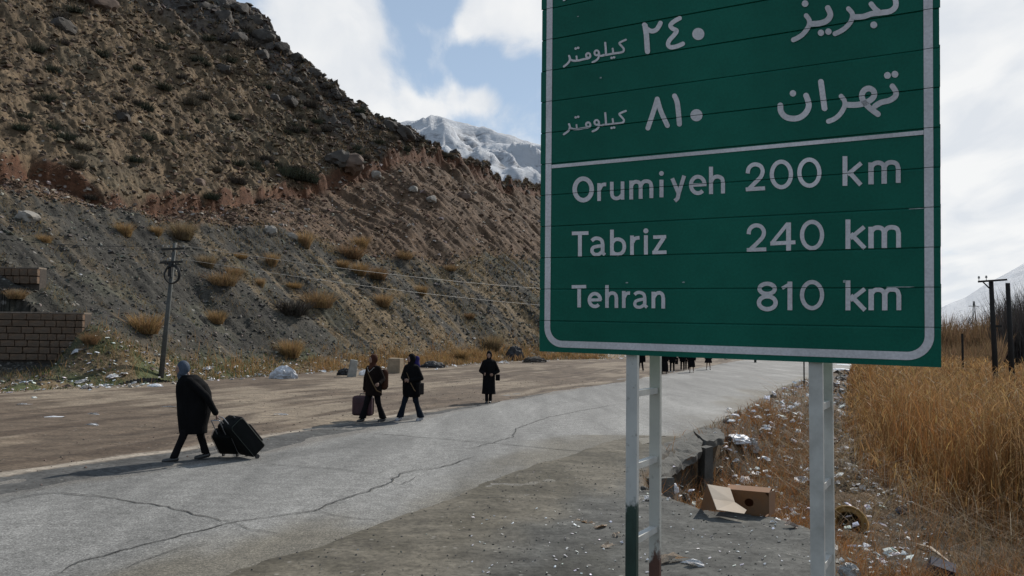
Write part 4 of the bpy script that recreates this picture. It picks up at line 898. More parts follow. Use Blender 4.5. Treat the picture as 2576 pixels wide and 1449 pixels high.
# ------------------------------------------------------------------ suitcases
M_case = cloth('black_case_nylon', (.004,.005,.005), .75, .3, .12); M_casem = cloth('maroon_case_nylon', (.035,.011,.014), .6, .3, .4); M_met = mat('grey_metal', (.35,.35,.36), .4, .1, 8, .05, metal=.7)
M_trim = mat('greenish_piping', (.022,.030,.022), .6, .1, 9, .05)
def suitcase(wheel, hand_, w, d, h, body, trim, lab, side=None):
    wheel = Vector(wheel); hand_ = Vector(hand_); z = (hand_-wheel); L_ = z.length; z.normalize()
    x = Vector((-z.y, z.x, 0)).normalized() if side is None else Vector(side).normalized(); y = z.cross(x).normalized()
    M_ = Matrix(((x.x,y.x,z.x,wheel.x),(x.y,y.y,z.y,wheel.y),(x.z,y.z,z.z,wheel.z),(0,0,0,1)))
    root = empty('suitcase'); root.matrix_world = M_; tag(root, lab, 'suitcase')
    s_ = 1 if y.z > 0 else -1      # body on the upper side of the pulling line
    b = MB(); b.box((0, s_*d*.22, .05+h/2), (w, d, h)); o = b.obj('case_body', body, root)
    bv = o.modifiers.new('b', 'BEVEL'); bv.width = .045; bv.segments = 4; o.data.polygons.foreach_set('use_smooth', [True]*len(o.data.polygons))
    b = MB(); b.box((0, s_*(d*.72+.012), .05+h*.40), (w*.82, .05, h*.55)); o = b.obj('front_pocket', body, root); bv = o.modifiers.new('b', 'BEVEL'); bv.width = .02; bv.segments = 3
    for e in (-1, 1):
        pts = [(e*w*.502, s_*d*(t_-.2), zz) for t_, zz in ((.0,.08),(.0,h),(.10,h+.035),(.74,h+.035),(.84,h),(.84,.08))]; b = MB(); b.tube(pts, .005, 6); b.obj('piping', trim, root)
    for e in (-1, 1): b = MB(); b.tube([(e*w*.36-.015,0,.0),(e*w*.36+.015,0,.0)], .040, 14); b.obj('wheel', M_shoe, root)
    b = MB(); b.tube([(-w*.2,0,h),(-w*.2,0,L_-.01),(-w*.17,0,L_),(w*.17,0,L_),(w*.2,0,L_-.01),(w*.2,0,h)], .009, 8); b.obj('pull_handle', M_met, root)
    b = MB(); b.tube([(-.08, s_*d*.5, h+.05),(-.07, s_*d*.5, h+.085),(.07, s_*d*.5, h+.085),(.08, s_*d*.5, h+.05)], .011, 8); b.obj('top_handle', M_shoe, root)
    return root
hnd = p1.matrix_basis @ Vector((.235,.34,.72))
w1 = gnd(634, 1151); w1.z = .04
suitcase(w1, (hnd.x+.02, hnd.y+.03, hnd.z+.02), .48, .31, .72, M_case, M_trim, 'larger of two dark rolling suitcases, outermost, with greenish piping')
w2 = gnd(580, 1148); w2.z = .04
suitcase(w2, (hnd.x-.03, hnd.y-.06, hnd.z-.03), .36, .22, .50, M_case, M_met, 'smaller dark rolling suitcase close behind the walker\'s legs')
# carried maroon case
hc = p2.matrix_basis @ Vector(P2H)
root = empty('suitcase', (hc.x-.03, hc.y, .14), math.radians(-12)); tag(root, 'maroon upright suitcase carried by its top handle', 'suitcase')
b = MB(); b.box((0,0,.24), (.50,.24,.48)); o = b.obj('case_body', M_casem, root); bv = o.modifiers.new('b', 'BEVEL'); bv.width = .05; bv.segments = 4; o.data.polygons.foreach_set('use_smooth', [True]*len(o.data.polygons))
for e in (-1, 1): b = MB(); b.tube([(-.255,e*.07,.04),(-.255,e*.07,.44),(-.21,e*.07,.487),(.21,e*.07,.487),(.255,e*.07,.44),(.255,e*.07,.04)], .010, 6); b.obj('piping', cloth('dusty_piping', (.16,.09,.10)) if e == -1 else M_casem, root)
b = MB(); b.tube([(-.10,0,.48),(-.08,0,.545),(.08,0,.545),(.10,0,.48)], .013, 8); b.obj('top_handle', M_shoe, root)
b = MB(); b.box((0,-.125,.2), (.38,.03,.28)); b.obj('front_pocket', M_casem, root)

# ------------------------------------------------------------------ scatter helpers
def scatter_mesh(name, BV, BF, pos, scl, rot, col, mat_, kind='stuff', squash=None):
    """many copies of small base shapes in one real mesh; rot (n,3,3)"""
    nv = len(BV[0]); n = len(pos); BVa = np.array(BV); pick = RNG.integers(0, len(BVa), n)
    V = BVa[pick]*(scl[:,None,:] if scl.ndim == 2 else scl[:,None,None]); V = np.einsum('nij,nkj->nki', rot, V)+pos[:,None,:]
    F = (np.array(BF)[None]+(np.arange(n)*nv)[:,None,None]).reshape(-1, len(BF[0])); C_ = np.repeat(col, nv, 0)
    o = link(name, npmesh(name, V.reshape(-1, 3), F, mat_, C_, False)); tag(o, kind=kind); return o
def rand_rot(n, tilt=1.0):
    a = RNG.uniform(0, 2*PI, n); b = RNG.uniform(-1, 1, n)*tilt; c = RNG.uniform(-1, 1, n)*tilt
    ca, sa, cb, sb, cc, sc_ = np.cos(a), np.sin(a), np.cos(b), np.sin(b), np.cos(c), np.sin(c); z = np.zeros(n); o = np.ones(n)
    Rz = np.stack([ca,-sa,z,sa,ca,z,z,z,o], -1).reshape(n,3,3); Rx = np.stack([o,z,z,z,cb,-sb,z,sb,cb], -1).reshape(n,3,3); Ry = np.stack([cc,z,sc_,z,o,z,-sc_,z,cc], -1).reshape(n,3,3)
    return Rz@Rx@Ry
def rock_bases(k=8):
    out = []; base = np.array([(-1,-1,-.6),(1,-1,-.6),(1,1,-.6),(-1,1,-.6),(-.7,-.7,.6),(.7,-.7,.6),(.7,.7,.6),(-.7,.7,.6)])*.5
    for i in range(k): out.append(base*(1+RNG.uniform(-.35,.35,(8,1)))+RNG.uniform(-.14,.14,(8,3)))
    return out
RB = rock_bases(); RF = [(0,3,2),(0,2,1),(4,5,6),(4,6,7),(0,1,5),(0,5,4),(1,2,6),(1,6,5),(2,3,7),(2,7,6),(3,0,4),(3,4,7)]
def blades_arr(pos, H, Wd, az, lean, col, curl=.3, tipcol=1.15):
    n = len(pos); T = np.array([0, .4, .75, 1.0]); ld = np.stack([np.cos(az), np.sin(az)], -1)
    wa = RNG.uniform(0, 2*PI, n); wd = np.stack([np.cos(wa), np.sin(wa)], -1); V = np.zeros((n, 7, 3)); Cc = np.zeros((n, 7, 3)); j = 0
    for t, wf in zip(T, (1, .85, .55, 0)):
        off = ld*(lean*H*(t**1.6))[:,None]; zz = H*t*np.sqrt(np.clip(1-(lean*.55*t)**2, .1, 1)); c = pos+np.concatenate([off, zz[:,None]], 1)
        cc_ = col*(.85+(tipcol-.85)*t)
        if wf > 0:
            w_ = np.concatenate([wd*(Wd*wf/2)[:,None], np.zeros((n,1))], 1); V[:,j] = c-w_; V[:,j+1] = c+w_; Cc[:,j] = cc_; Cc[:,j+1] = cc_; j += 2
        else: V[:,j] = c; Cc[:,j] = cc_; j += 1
    F = np.array([(0,1,3),(0,3,2),(2,3,5),(2,5,4),(4,5,6)]); FF = (F[None]+(np.arange(n)*7)[:,None,None]).reshape(-1, 3)
    return V.reshape(-1, 3), FF, Cc.reshape(-1, 3)
def blades(name, pos, H, Wd, az, lean, col, mat_=None, kind='stuff', **k):
    V, F, C_ = blades_arr(pos, H, Wd, az, lean, col, **k); o = link(name, npmesh(name, V, F, mat_ or M_leaf, C_)); 
    if kind: tag(o, kind=kind)
    return o
def jit(c, n, v=.25):
    c = np.array(c)[None,:] if np.ndim(c) == 1 else c
    return np.clip(c*(1+RNG.uniform(-v, v, (n,1)))*(1+RNG.uniform(-.08,.08,(n,3))), .004, .9)
def hill_pts(n, t0, t1, phi=(-.64, .04), power=1.0):
    """points on the hillside between two fractions of the way from the toe (0) over the grey tip (1), the cut (2) to the crest (3)"""
    ph = RNG.uniform(*phi, n); t = t0+(t1-t0)*RNG.uniform(0, 1, n)**power
    rr = np.linspace(16, 420, 1500); g = np.linspace(-1.15, .3, 160); X = np.sin(g)[:,None]*rr; Y = np.cos(g)[:,None]*rr; l, s = to_ls(X, Y); q = s-np.interp(l, FL, FS); rf = rr[np.argmax(q > 0, axis=1)]
    f = np.interp(ph, g, rf); a = np.interp(ph, *LINE_G); b = np.interp(ph, *LINE_C); c = np.interp(ph, *LINE_R); b = np.maximum(b, a+1); c = np.maximum(c, b+1); a = np.maximum(a, f+1)
    rho = np.where(t < 1, f+(a-f)*t, np.where(t < 2, a+(b-a)*(t-1), b+(c-b)*(t-2))); x = np.sin(ph)*rho; y = np.cos(ph)*rho
    return x, y, rho, t

# stones and clods all over the slope
def hill_stones():
    P = []; Sc = []; Cl = []
    for n, t0, t1, s0, s1, c, up in ((9000, .02, 1.05, .06, .24, (.085,.08,.068), .35), (1500, .02, 1.0, .08, .26, (.20,.18,.15), .5), (5000, 1.0, 2.0, .08, .30, (.14,.092,.063), .4), (420, .95, 2.05, .12, .36, (.32,.28,.24), .4), (12000, 2.0, 2.97, .10, .40, (.105,.075,.050), .3), (900, 2.0, 2.98, .12, .36, (.22,.19,.155), .3), (900, 2.82, 3.0, .2, .6, (.085,.074,.064), .4)):
        x, y, rho, t = hill_pts(n, t0, t1); z = surf(x, y); sz = s0+(s1-s0)*RNG.uniform(0, 1, n)**2.6; k = np.clip(rho/60, .6, 1.8); sz = sz*k
        P.append(np.stack([x, y, z+sz*up*.25], -1)); Sc.append(np.stack([sz*RNG.uniform(.8,1.3,n), sz*RNG.uniform(.7,1.1,n), sz*RNG.uniform(.5,1.0,n)], -1)); Cl.append(jit(c, n, .35))
    P = np.concatenate(P); Sc = np.concatenate(Sc); Cl = np.concatenate(Cl)
    scatter_mesh('hillside_stones', RB, RF, P, Sc, rand_rot(len(P), .6), Cl, M_stone)
hill_stones()
def hill_grass():
    Vs = []
    for n, t0, t1, h0, h1, c in ((20000, .02, 1.05, .08, .32, (.22,.155,.072)), (5000, .02, 1.0, .06, .2, (.085,.09,.05)), (2500, 1.0, 2.0, .08, .25, (.21,.155,.09)), (22000, 2.0, 2.95, .10, .36, (.175,.122,.068)), (6000, 2.0, 2.95, .10, .30, (.075,.072,.050))):
        x, y, rho, t = hill_pts(n*2, t0, t1); l, s = to_ls(x, y); m = fbm(l/2.6, s/6.5, 3, 301)+RNG.uniform(-.3,.3,n*2)+.30*sstep(14,34,l)-np.where(t < 1.05, .28, 0) > .0; x, y, rho = x[m][:n], y[m][:n], rho[m][:n]; n = len(x)
        Vs.append((np.stack([x, y, surf(x, y)-.02], -1), RNG.uniform(h0, h1, n)*np.clip(rho/55, .8, 2.2), np.full(n, .014)*np.clip(rho/30, 1, 4), RNG.uniform(0, 2*PI, n), RNG.uniform(.2, .9, n), jit(c, n, .35)))
    a = [np.concatenate([v[i] for v in Vs]) for i in range(6)]
    blades('hillside_grass', *a)
hill_grass()
# toe of the slope: orange dead grass on the right, green weeds on the left
def toe_grass():
    n = 26000; l = RNG.uniform(-8, 62, n); q = RNG.normal(.9, 1.2, n); s = np.interp(l, FL, FS)+q; x, y = from_ls(l, s); m = (q > -.7) & ((fbm(x/1.6, y/1.6, 3, 311)+RNG.uniform(-.3,.3,n)) > -.12-.3*np.exp(-((l-11.5)/4.0)**2)) & ~((x < WALLX+.4) & (y > WALLY-.2) & (y < WALLY+1.5))
    x, y, l, q = x[m], y[m], l[m], q[m]; n = len(x); g = ((x < -12.2) & (RNG.uniform(0,1,n) < .72)) | (RNG.uniform(0,1,n) < .12); c = np.where(g[:,None], np.array((.055,.085,.022)), np.array((.28,.172,.075))); dry = fbm(l/4, l*0, 2, 313)
    H = np.where(g, RNG.uniform(.08,.26,n), RNG.uniform(.15,.50,n)*(1+.8*np.clip(dry, 0, 1)+.9*np.exp(-((l-11.5)/4.0)**2)+.5*np.exp(-((l-48)/9)**2)))*np.where(x < -12.2, .75, 1)
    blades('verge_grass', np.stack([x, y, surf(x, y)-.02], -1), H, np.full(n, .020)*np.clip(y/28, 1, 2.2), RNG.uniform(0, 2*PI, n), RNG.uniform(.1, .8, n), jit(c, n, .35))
toe_grass()

# ------------------------------------------------------------------ tufts and shrubs on the slope, one by one
def tuft_mesh(name, n, c, H, spread, lean, wid, m_=None):
    r = RNG.uniform(0, 1, n)**.6*spread; a = RNG.uniform(0, 2*PI, n); pos = np.stack([r*np.cos(a), r*np.sin(a), np.zeros(n)-.05], -1)
    V, F, C_ = blades_arr(pos, RNG.uniform(.45, 1, n)*H, np.full(n, wid), a+RNG.normal(0, .7, n), RNG.uniform(.1, lean, n)*(.35+r/spread), jit(c, n, .4)); return npmesh(name, V, F, m_ or M_leaf, C_)
tufts = [tuft_mesh('dry_tuft', 560+60*i, [(.27,.175,.08),(.23,.15,.075),(.30,.20,.10),(.20,.125,.065),(.26,.165,.07),(.22,.16,.09)][i], [1,.8,1.15,.9,.7,1.05][i], [.34,.5,.28,.42,.55,.38][i], [.8,1.2,.6,1.0,1.4,.9][i], .018) for i in range(6)]
def put(name, me, p, s, lab, cat, group=None, rz=None, tilt=0):
    o = link(name, me, None, p, (tilt*random.uniform(-1,1), tilt*random.uniform(-1,1), random.uniform(0, 6.28) if rz is None else rz)); o.scale = (s, s, s) if not isinstance(s, tuple) else s; return tag(o, lab, cat, group)
TL = [(460,600,30,'straw-coloured tuft just above the head of the leaning utility pole'),(366,835,50,'largest orange dry bush, left of the leaning utility pole'),(545,812,26,None),(684,668,20,None),(765,622,27,None),(880,648,38,'brightest golden tuft in the middle of the grey slope'),(908,622,24,None),(800,770,38,None),(738,722,20,None),(965,770,28,None),(862,672,20,None),(950,700,24,None),(1180,800,15,None),(560,715,34,None),(598,648,20,None),(312,592,26,None),(228,862,22,'small straw tuft at the right end of the stone wall'),(730,896,36,'low orange bush on the verge above the white rubbish heap'),(1015,650,22,None),(520,672,22,None),(655,720,16,None),(1130,680,18,None),(392,590,20,None),(1060,740,18,None),(40,770,22,None),(110,610,22,None),(1160,905,26,None),(1240,880,24,None),(585,690,26,None),(905,690,24,None)]
ORD = ['first','second','third','fourth','fifth','sixth','seventh','eighth','ninth','tenth','eleventh','twelfth','thirteenth','fourteenth','fifteenth','sixteenth','seventeenth','eighteenth','nineteenth','twentieth','twenty-first','twenty-second','twenty-third','twenty-fourth','twenty-fifth','twenty-sixth','twenty-seventh','twenty-eighth','twenty-ninth','thirtieth','thirty-first','thirty-second','thirty-third']
for px, py, r, lab in TL:
    p = hit(px, py)
    if p is None: continue
    s = 1.55*r*p.y/FPX; put('dry_tuft', random.choice(tufts), p-Vector((0,0,.05)), (s*1.1, s*1.1, s*random.uniform(.8,1.25)), lab or 'orange-brown dry tuft on the grey slope, %s from the left' % ORD[sorted(t_[0]+t_[1]*1e-4 for t_ in TL).index(px+py*1e-4)], 'dry grass tuft', 'dry tufts scattered on the grey lower slope')
shr = [tuft_mesh('shrub', 420, c, .62, .50, 1.0, .035, M_shrub) for c in ((.050,.052,.034),(.062,.052,.042),(.043,.050,.034),(.085,.072,.052))]
SL = [(500,155),(410,225),(480,262),(205,372),(60,295),(50,325),(190,420),(340,405),(300,250),(345,262),(540,430),(630,120),(665,190),(780,268),(700,420),(650,510),(120,250),(130,180),(420,365),(560,380),(600,460),(590,300),(160,110),(90,130),(250,140),(420,335),(310,290),(760,330),(820,330),(230,500),(530,500)]
for px, py in SL:
    p = hit(px, py)
    if p is not None: put('shrub', random.choice(shr), p-Vector((0,0,.08)), random.uniform(1.1, 2.0)*(p.y/95), 'low dark grey-green shrub on the brown upper slope', 'shrub', 'dark shrubs dotted over the brown upper slope')
x, y, rho, t = hill_pts(80, 2.05, 2.9, (-.56, -.05)); z = surf(x, y)
for i in range(len(x)): put('shrub', random.choice(shr), (x[i], y[i], z[i]-.08), random.uniform(.7, 1.5)*(rho[i]/95)**.6, 'low dark grey-green shrub on the brown upper slope', 'shrub', 'dark shrubs dotted over the brown upper slope')
for px, py, w in ((715,432,30),(748,440,34),(775,445,26)):
    p = hit(px, py+12)
    if p is not None: put('shrub', shr[2], p, w*1.75*p.y/FPX, 'round blackish shrub in the cluster of three at the edge of the red cut', 'shrub', 'cluster of three round shrubs above the red cut')
p = hit(738, 790)
if p is not None: put('shrub', shr[1], p, 1.9, 'greyish leafless bush low on the grey slope beside a scrap of white plastic', 'shrub')

# boulders
def boulder_mesh(name, seed, amp=.33, sub=3, flat=.8):
    bm = bmesh.new(); bmesh.ops.create_icosphere(bm, subdivisions=sub, radius=.5)
    for v in bm.verts:
        n = v.co.normalized(); q = n*1.7; k = float(fbm(q.x+q.z*.7+seed, q.y-q.z*.4+seed*1.7, 3, seed))
        v.co = v.co*(1+amp*k)
        for a in ((1,.2,.3),(-.4,1,.2),(.1,-.6,1),(-.8,-.5,.1)):
            d = Vector(a).normalized(); e = v.co.dot(d)-.37
            if e > 0: v.co -= d*e*.85
        v.co.z *= flat
    me = bpy.data.meshes.new(name); bm.to_mesh(me); bm.free(); return me
M_rock = mat('dark_rock', (.060,.051,.042), .9, .35, 4, .6, 14, .04); M_blackrock = mat('black_rock', (.028,.028,.030), .75, .4, 5, .6, 12, .03); M_tanrock = mat('pale_rock', (.26,.235,.20), .9, .25, 5, .5, 14, .03); M_redrock = mat('brown_rock', (.12,.082,.060), .9, .3, 4, .5, 14, .03)
BL = [(1012,345,32,M_rock,'round dark boulder standing on the skyline at the low end of the ridge'),(983,325,24,M_rock,'dark boulder on the skyline just left of the round one'),(1040,352,16,M_rock,'small dark rock on the skyline right of the round boulder'),(850,412,36,M_rock,'dark shadowed half of the big outcrop above the red cut'),(882,420,36,M_redrock,'brown rock leaning on the dark outcrop above the red cut'),(500,465,18,M_redrock,None),(945,445,16,M_tanrock,None),(735,600,16,M_tanrock,None),(680,585,18,M_tanrock,'pale flat rock on the rim of the grey slope'),(70,552,24,M_tanrock,'pale slab lying high on the grey slope at the far left'),(1165,500,18,M_redrock,None),(1085,505,14,M_tanrock,None),(1040,480,13,M_tanrock,None),(310,300,18,M_rock,None),(155,75,30,M_rock,'dark outcrop at the top left of the slope'),(250,15,40,M_redrock,'reddish crag at the top edge of the picture'),(730,262,22,M_rock,None),(560,180,20,M_rock,None),(690,255,18,M_rock,None)]  # outcrop's shadowed half is its own rock, shade put into the stone colour
for i, (px, py, w, m_, lab) in enumerate(BL):
    p = hit(px, py)
    if p is None: p = hit(px, py+14)
    if p is None: continue
    me = boulder_mesh('boulder', 3+i*7); me.materials.append(m_); s = 2.0*w*p.y/FPX
    put('boulder', me, p+Vector((0,0,s*.10)), (s*1.15, s, s*.95), lab or 'weathered rock lying loose on the slope', 'boulder', None if lab else 'loose rocks on the slope')

RID = [(598,22,60),(640,52,52),(668,90,56),(705,118,50),(742,150,56),(790,182,54),(818,214,44),(846,240,52),(884,262,44),(905,290,46),(935,304,40),(960,318,30),(560,40,60),(600,95,50),(520,20,50),(660,140,46),(470,10,44),(745,205,36),(800,245,34),(1220,440,14),(1285,466,18),(1325,482,26),(1350,500,30)]
RMS = [boulder_mesh('boulder', 200+i*3, .38, 3) for i in range(6)]
for me in RMS: me.materials.append(M_rock)
for i, (px, py, w) in enumerate(RID):
    p = hit(px, py) or hit(px, py+14) or hit(px, py+28)
    if p is None: continue
    s = (1.15 if px < 760 else .75)*w*p.y/FPX; put('boulder', RMS[i%6], p-Vector((0,0,s*.12)), (s*1.1, s*.9, s*.85), 'dark rounded crag on the ridge line, %s of the row from the top left' % ORD[[r_[0] for r_ in sorted(RID)].index(px)], 'boulder', 'crags along the ridge line', tilt=.3)

# ------------------------------------------------------------------ stone walls
M_block = mat('sandstone_block', (.20,.118,.068), .9, .35, 2.4, .6, 18, .03, dirt=(.045,.05,.045), dirt_scale=.55, dirt_amt=.75); M_mortar = mat('dark_mortar', (.06,.048,.038), .95, .3, 8, .4)
def block_meshes(k=6):
    out = []
    for i in range(k):
        bm = bmesh.new(); bmesh.ops.create_cube(bm, size=1.0); bmesh.ops.subdivide_edges(bm, edges=[e for e in bm.edges if abs(e.verts[0].co.y+.5) < .01 and abs(e.verts[1].co.y+.5) < .01], cuts=1)
        for v in bm.verts:
            if v.co.y < -.4: edge = max(abs(v.co.x), abs(v.co.z)); v.co.y -= (.5-edge)*.5+random.uniform(-.06,.10); v.co.x *= random.uniform(.93,1.0); v.co.z *= random.uniform(.90,1.0)
        me = bpy.data.meshes.new('stone_block'); bm.to_mesh(me); bm.free(); me.materials.append(M_block); out.append(me)
    return out
BMs = block_meshes()
def stone_wall(x0, x1, y, z0, courses, ch, lab, bw=(.5,.75), cap=True):
    r = empty('stone_wall', ((x0+x1)/2, y, z0)); tag(r, lab, 'stone wall'); L_ = x1-x0; H = courses*ch
    b = MB(); b.box((0, .30, H/2-.2), (L_-.02, .5, H+.38)); b.obj('mortar_core', M_mortar, r)
    for c in range(courses):
        x = -L_/2
        while x < L_/2-.05:
            w = random.uniform(*bw)
            if x > L_/2-1.9: w *= .72
            if x+w > L_/2-.18: w = L_/2-x
            o = link('stone_block', random.choice(BMs), r, (x+w/2, -.02+random.uniform(-.012,.012), (c+.5)*ch), (0, random.uniform(-.012,.012), 0)); o.scale = (w-.03, .20, ch-.03); x += w
    if cap: 
        x = -L_/2
        while x < L_/2-.05:
            w = min(random.uniform(.7,1.3), L_/2-x); b = MB(); b.box((0,0,0), (w-.012, .60, .06), jit=.008); b.obj('capstone', mat_cap, r).location = (x+w/2, .24, H+.03); x += w
    return r
mat_cap = mat('capstone', (.19,.15,.115), .9, .25, 4, .4)
q0 = at(208, 908, WALLY); q1 = at(208, 790, WALLY)
stone_wall(q0.x-5.6, q0.x, WALLY, q0.z, 7, (q1.z-q0.z)/7, 'roadside retaining wall of rough sandstone blocks at the foot of the slope')
u0 = hit(95, 716); u1 = at(100, 676, u0.y-.45)
if u0: stone_wall(u1.x-3.2, u1.x, u0.y-.45, u0.z, 2, (u1.z-u0.z)/2, 'short low wall stub of stone higher up the slope at the left edge', (.4,.6))

# ------------------------------------------------------------------ utility poles and wires
M_pole = mat('weathered_grey_pole', (.075,.078,.072), .85, .3, 6, .4); M_dpole = mat('dark_tarred_pole', (.014,.012,.010), .8, .3, 6, .3); M_wood = mat('dark_crossarm', (.03,.028,.025), .85, .3, 6, .3); M_cable = mat('black_cable', (.012,.012,.012), .6, .1, 6, 0); M_insu = mat('insulator', (.25,.24,.22), .3, .1, 6, 0); M_wire = mat('grey_wire', (.13,.125,.115), .5, .1, 6, 0)
pb = hit(404, 947); pt = at(440, 612, pb.y); r = empty('utility_pole', pb); tag(r, 'leaning grey utility pole with two short crossarms and a coil of black cable', 'utility pole')
d = pt-pb; b = MB(); b.tube([(0,0,-.3), tuple(d)], [.115, .075], 12); b.obj('pole', M_pole, r, True)
def pk(t, off=(0,0,0)): return d*t+Vector(off)
arms_ = []
for t, w in ((.955,.50),(.855,.50)):
    c = pk(t, (0,-.12,0)); b = MB(); b.beam(c+Vector((-w,0,-.03)), c+Vector((w,0,.03)), .08, .09); b.obj('crossarm', M_wood, r); arms_.append(c)
    for e in (-.9, -.35, .9): b = MB(); b.tube([c+Vector((w*e,0,.03)), c+Vector((w*e,0,.10)), c+Vector((w*e,0,.16))], [.018,.04,.03], 8); b.obj('insulator', M_insu, r)
for k in range(3):
    c = pk(.765, (.10,-.16-.03*k,-.02*k)); b = MB(); R_ = .36-.02*k; b.tube([c+Vector((R_*math.sin(a_*2*PI/24)*(.95), .03*math.sin(a_), R_*1.15*math.cos(a_*2*PI/24))) for a_ in range(25)], .028, 6, False); b.obj('cable_coil', M_cable, r, True)
b = MB(); b.box(pk(.80, (-.02,-.14,0)), (.14,.14,.62), jit=.02); b.obj('cable_bundle', M_cable, r)
def wire(a, b_, sag, rad, lab, m_=None):
    a = Vector(a); b_ = Vector(b_); pts = [a.lerp(b_, t/20)-Vector((0,0,sag*4*(t/20)*(1-t/20))) for t in range(21)]; o = a.copy(); mb = MB(); mb.tube([p_-o for p_ in pts], rad, 5, False); w = mb.obj('overhead_wire', m_ or M_wire); w.location = o; tag(w, lab, 'wire')
# second pole of the line stands further along, behind the board
g_ = gnd(1900, 912); r2 = empty('utility_pole', g_); tag(r2, 'next grey utility pole of the line, mostly behind the sign board', 'utility pole'); b = MB(); b.tube([(0,0,-.3),(0,0,7.5)], [.12,.08], 12); b.obj('pole', M_pole, r2, True); b = MB(); b.beam((-.5,0,7.2),(.5,0,7.2),.08,.09); b.obj('crossarm', M_wood, r2)
wire(pb+arms_[0]+Vector((.45,0,.14)), g_+Vector((-.3,0,7.25)), 1.1, .009, 'upper of two thin pale wires crossing in front of the hill')
wire(pb+arms_[1]+Vector((.45,0,.14)), g_+Vector((-.3,0,5.2)), 1.0, .009, 'lower of two thin pale wires crossing in front of the hill')
wire(pb+arms_[0]+Vector((-.45,0,.14)), at(-260, 560, pb.y-8), .3, .011, 'thin dark wire running left from the leaning pole', M_cable)
for (tx, ty, bx, by, w, arm, lab) in ((2493,706,2508,1010,9,True,'dark wooden utility pole with a crossarm, left of the two in the reeds'),(2535,712,2549,1012,10,False,'bare dark wooden pole without crossarm, right of the two in the reeds')):
    Yp = 38; a = at(bx, by, Yp); c = at(tx, ty, Yp); r = empty('utility_pole', a); tag(r, lab, 'utility pole'); dd = c-a; b = MB(); b.tube([(0,0,-.6), tuple(dd*.5), tuple(dd)], [.13,.115,.10], 12); b.obj('pole', M_dpole, r, True)
    if arm:
        l_ = at(2457,709,Yp)-a; rr_ = at(2528,704,Yp)-a; b = MB(); b.beam(l_+Vector((0,-.14,0)), rr_+Vector((0,-.14,0)), .09, .09); b.obj('crossarm', M_dpole, r)
        b = MB(); b.beam(l_.lerp(rr_, .16)+Vector((0,-.14,-.03)), dd*.92, .03, .05); b.obj('brace', M_dpole, r)
        for t in (.02, .28): q = l_.lerp(rr_, t)+Vector((0,-.14,.04)); b = MB(); b.tube([q, q+Vector((0,0,.10)), q+Vector((0,0,.12)), q+Vector((0,0,.22))], [.015,.015,.055,.035], 8); b.obj('insulator', M_insu, r)
        b = MB(); b.box(dd*.62+Vector((.2,-.05,0)), (.30,.10,.10)); b.obj('bracket', M_dpole, r)
a = hit(2023, 972); b = MB(); b.tube([(0,0,-.2),(0,0,1.75)], .035, 8); o = b.obj('marker_post', M_dpole); o.location = a; tag(o, 'thin dark roadside post seen left of the right sign post', 'post')
a = at(2422, 905, 52); b = MB(); b.tube([(0,0,-.5),(0,0,1.7)], .07, 8); o = b.obj('marker_post', M_dpole); o.location = a; tag(o, 'short dark stake sticking out of the far reeds', 'post')

# ------------------------------------------------------------------ kerb stones, heap, rubbish at the foot of the hill
M_conc = mat('weathered_concrete', (.30,.29,.26), .9, .2, 4, .4, 20, .01, dirt=(.07,.065,.055), dirt_scale=1.5, dirt_amt=.5); M_tan = mat('sun_bleached_block', (.30,.23,.155), .9, .2, 4, .4, dirt=(.10,.08,.055), dirt_scale=1.2, dirt_amt=.5); M_plastic = mat('dirty_white_plastic', (.78,.78,.79), .45, .15, 5, .4, 9, .03, spec=.5, dirt=(.16,.15,.14), dirt_scale=2, dirt_amt=.3)
def blockob(px, py, w, h, dpt, m_, lab, rot, name='concrete_block', taper=.9):
    p = hit(px, py); s = p.y/FPX; b = MB(); b.box((0,0,h*s/2), (w*s, dpt*s, h*s), None, taper, .03); o = b.obj(name, m_); bv = o.modifiers.new('b', 'BEVEL'); bv.width = .03; bv.segments = 2; o.location = p-Vector((0,0,.04)); o.rotation_euler = rot; return tag(o, lab, 'concrete block')
blockob(884, 948, 20, 44, 20, M_conc, 'grey concrete block standing upright and tilted on the verge', (.04,.13,.35))
blockob(994, 938, 36, 38, 26, M_tan, 'wide tan block between the two walking women', (0,.03,-.3))
def heap(px, py, wpx, hpx, m_, lab, name, cat, seed=5):
    p = hit(px, py); s = p.y/FPX; bm = bmesh.new(); bmesh.ops.create_icosphere(bm, subdivisions=4, radius=.5)
    for v in bm.verts:
        q = v.co*3.2; k = float(ridged(q.x+seed, q.y+q.z*1.2, 3, seed)); v.co *= 1+.30*(k-.4)*(1 if v.co.z > -.1 else .4); v.co.z = max(v.co.z, -.12)
    me = bpy.data.meshes.new(name); bm.to_mesh(me); bm.free(); me.materials.append(m_); o = link(name, me, None, p-Vector((0,0,.02)), (0,0,.3)); o.scale = (wpx*s, wpx*s*.6, hpx*s*1.5); return tag(o, lab, cat)
M_heap = mat('white_sheet_over_rubbish', (.66,.67,.70), .5, .1, 3, .9, 6, .08, spec=.4, dirt=(.10,.10,.10), dirt_scale=1.2, dirt_amt=.85)
heap(714, 952, 66, 40, M_heap, 'big heap of rubbish under a torn white plastic sheet at the roadside', 'rubbish_heap', 'rubbish heap')
heap(1295, 905, 46, 44, M_blackrock, 'blocky black boulder at the roadside below the hill', 'boulder', 'boulder', 15)
heap(868, 944, 40, 24, M_cable, 'black heap standing in for shade left of the upright concrete block', 'shade_heap', 'shadow stand-in', 25); heap(917, 944, 28, 18, M_plastic, 'white carrier bag right of the upright concrete block', 'carrier_bag', 'plastic bag', 31)  # black heap stands in for the shadow beside the concrete block
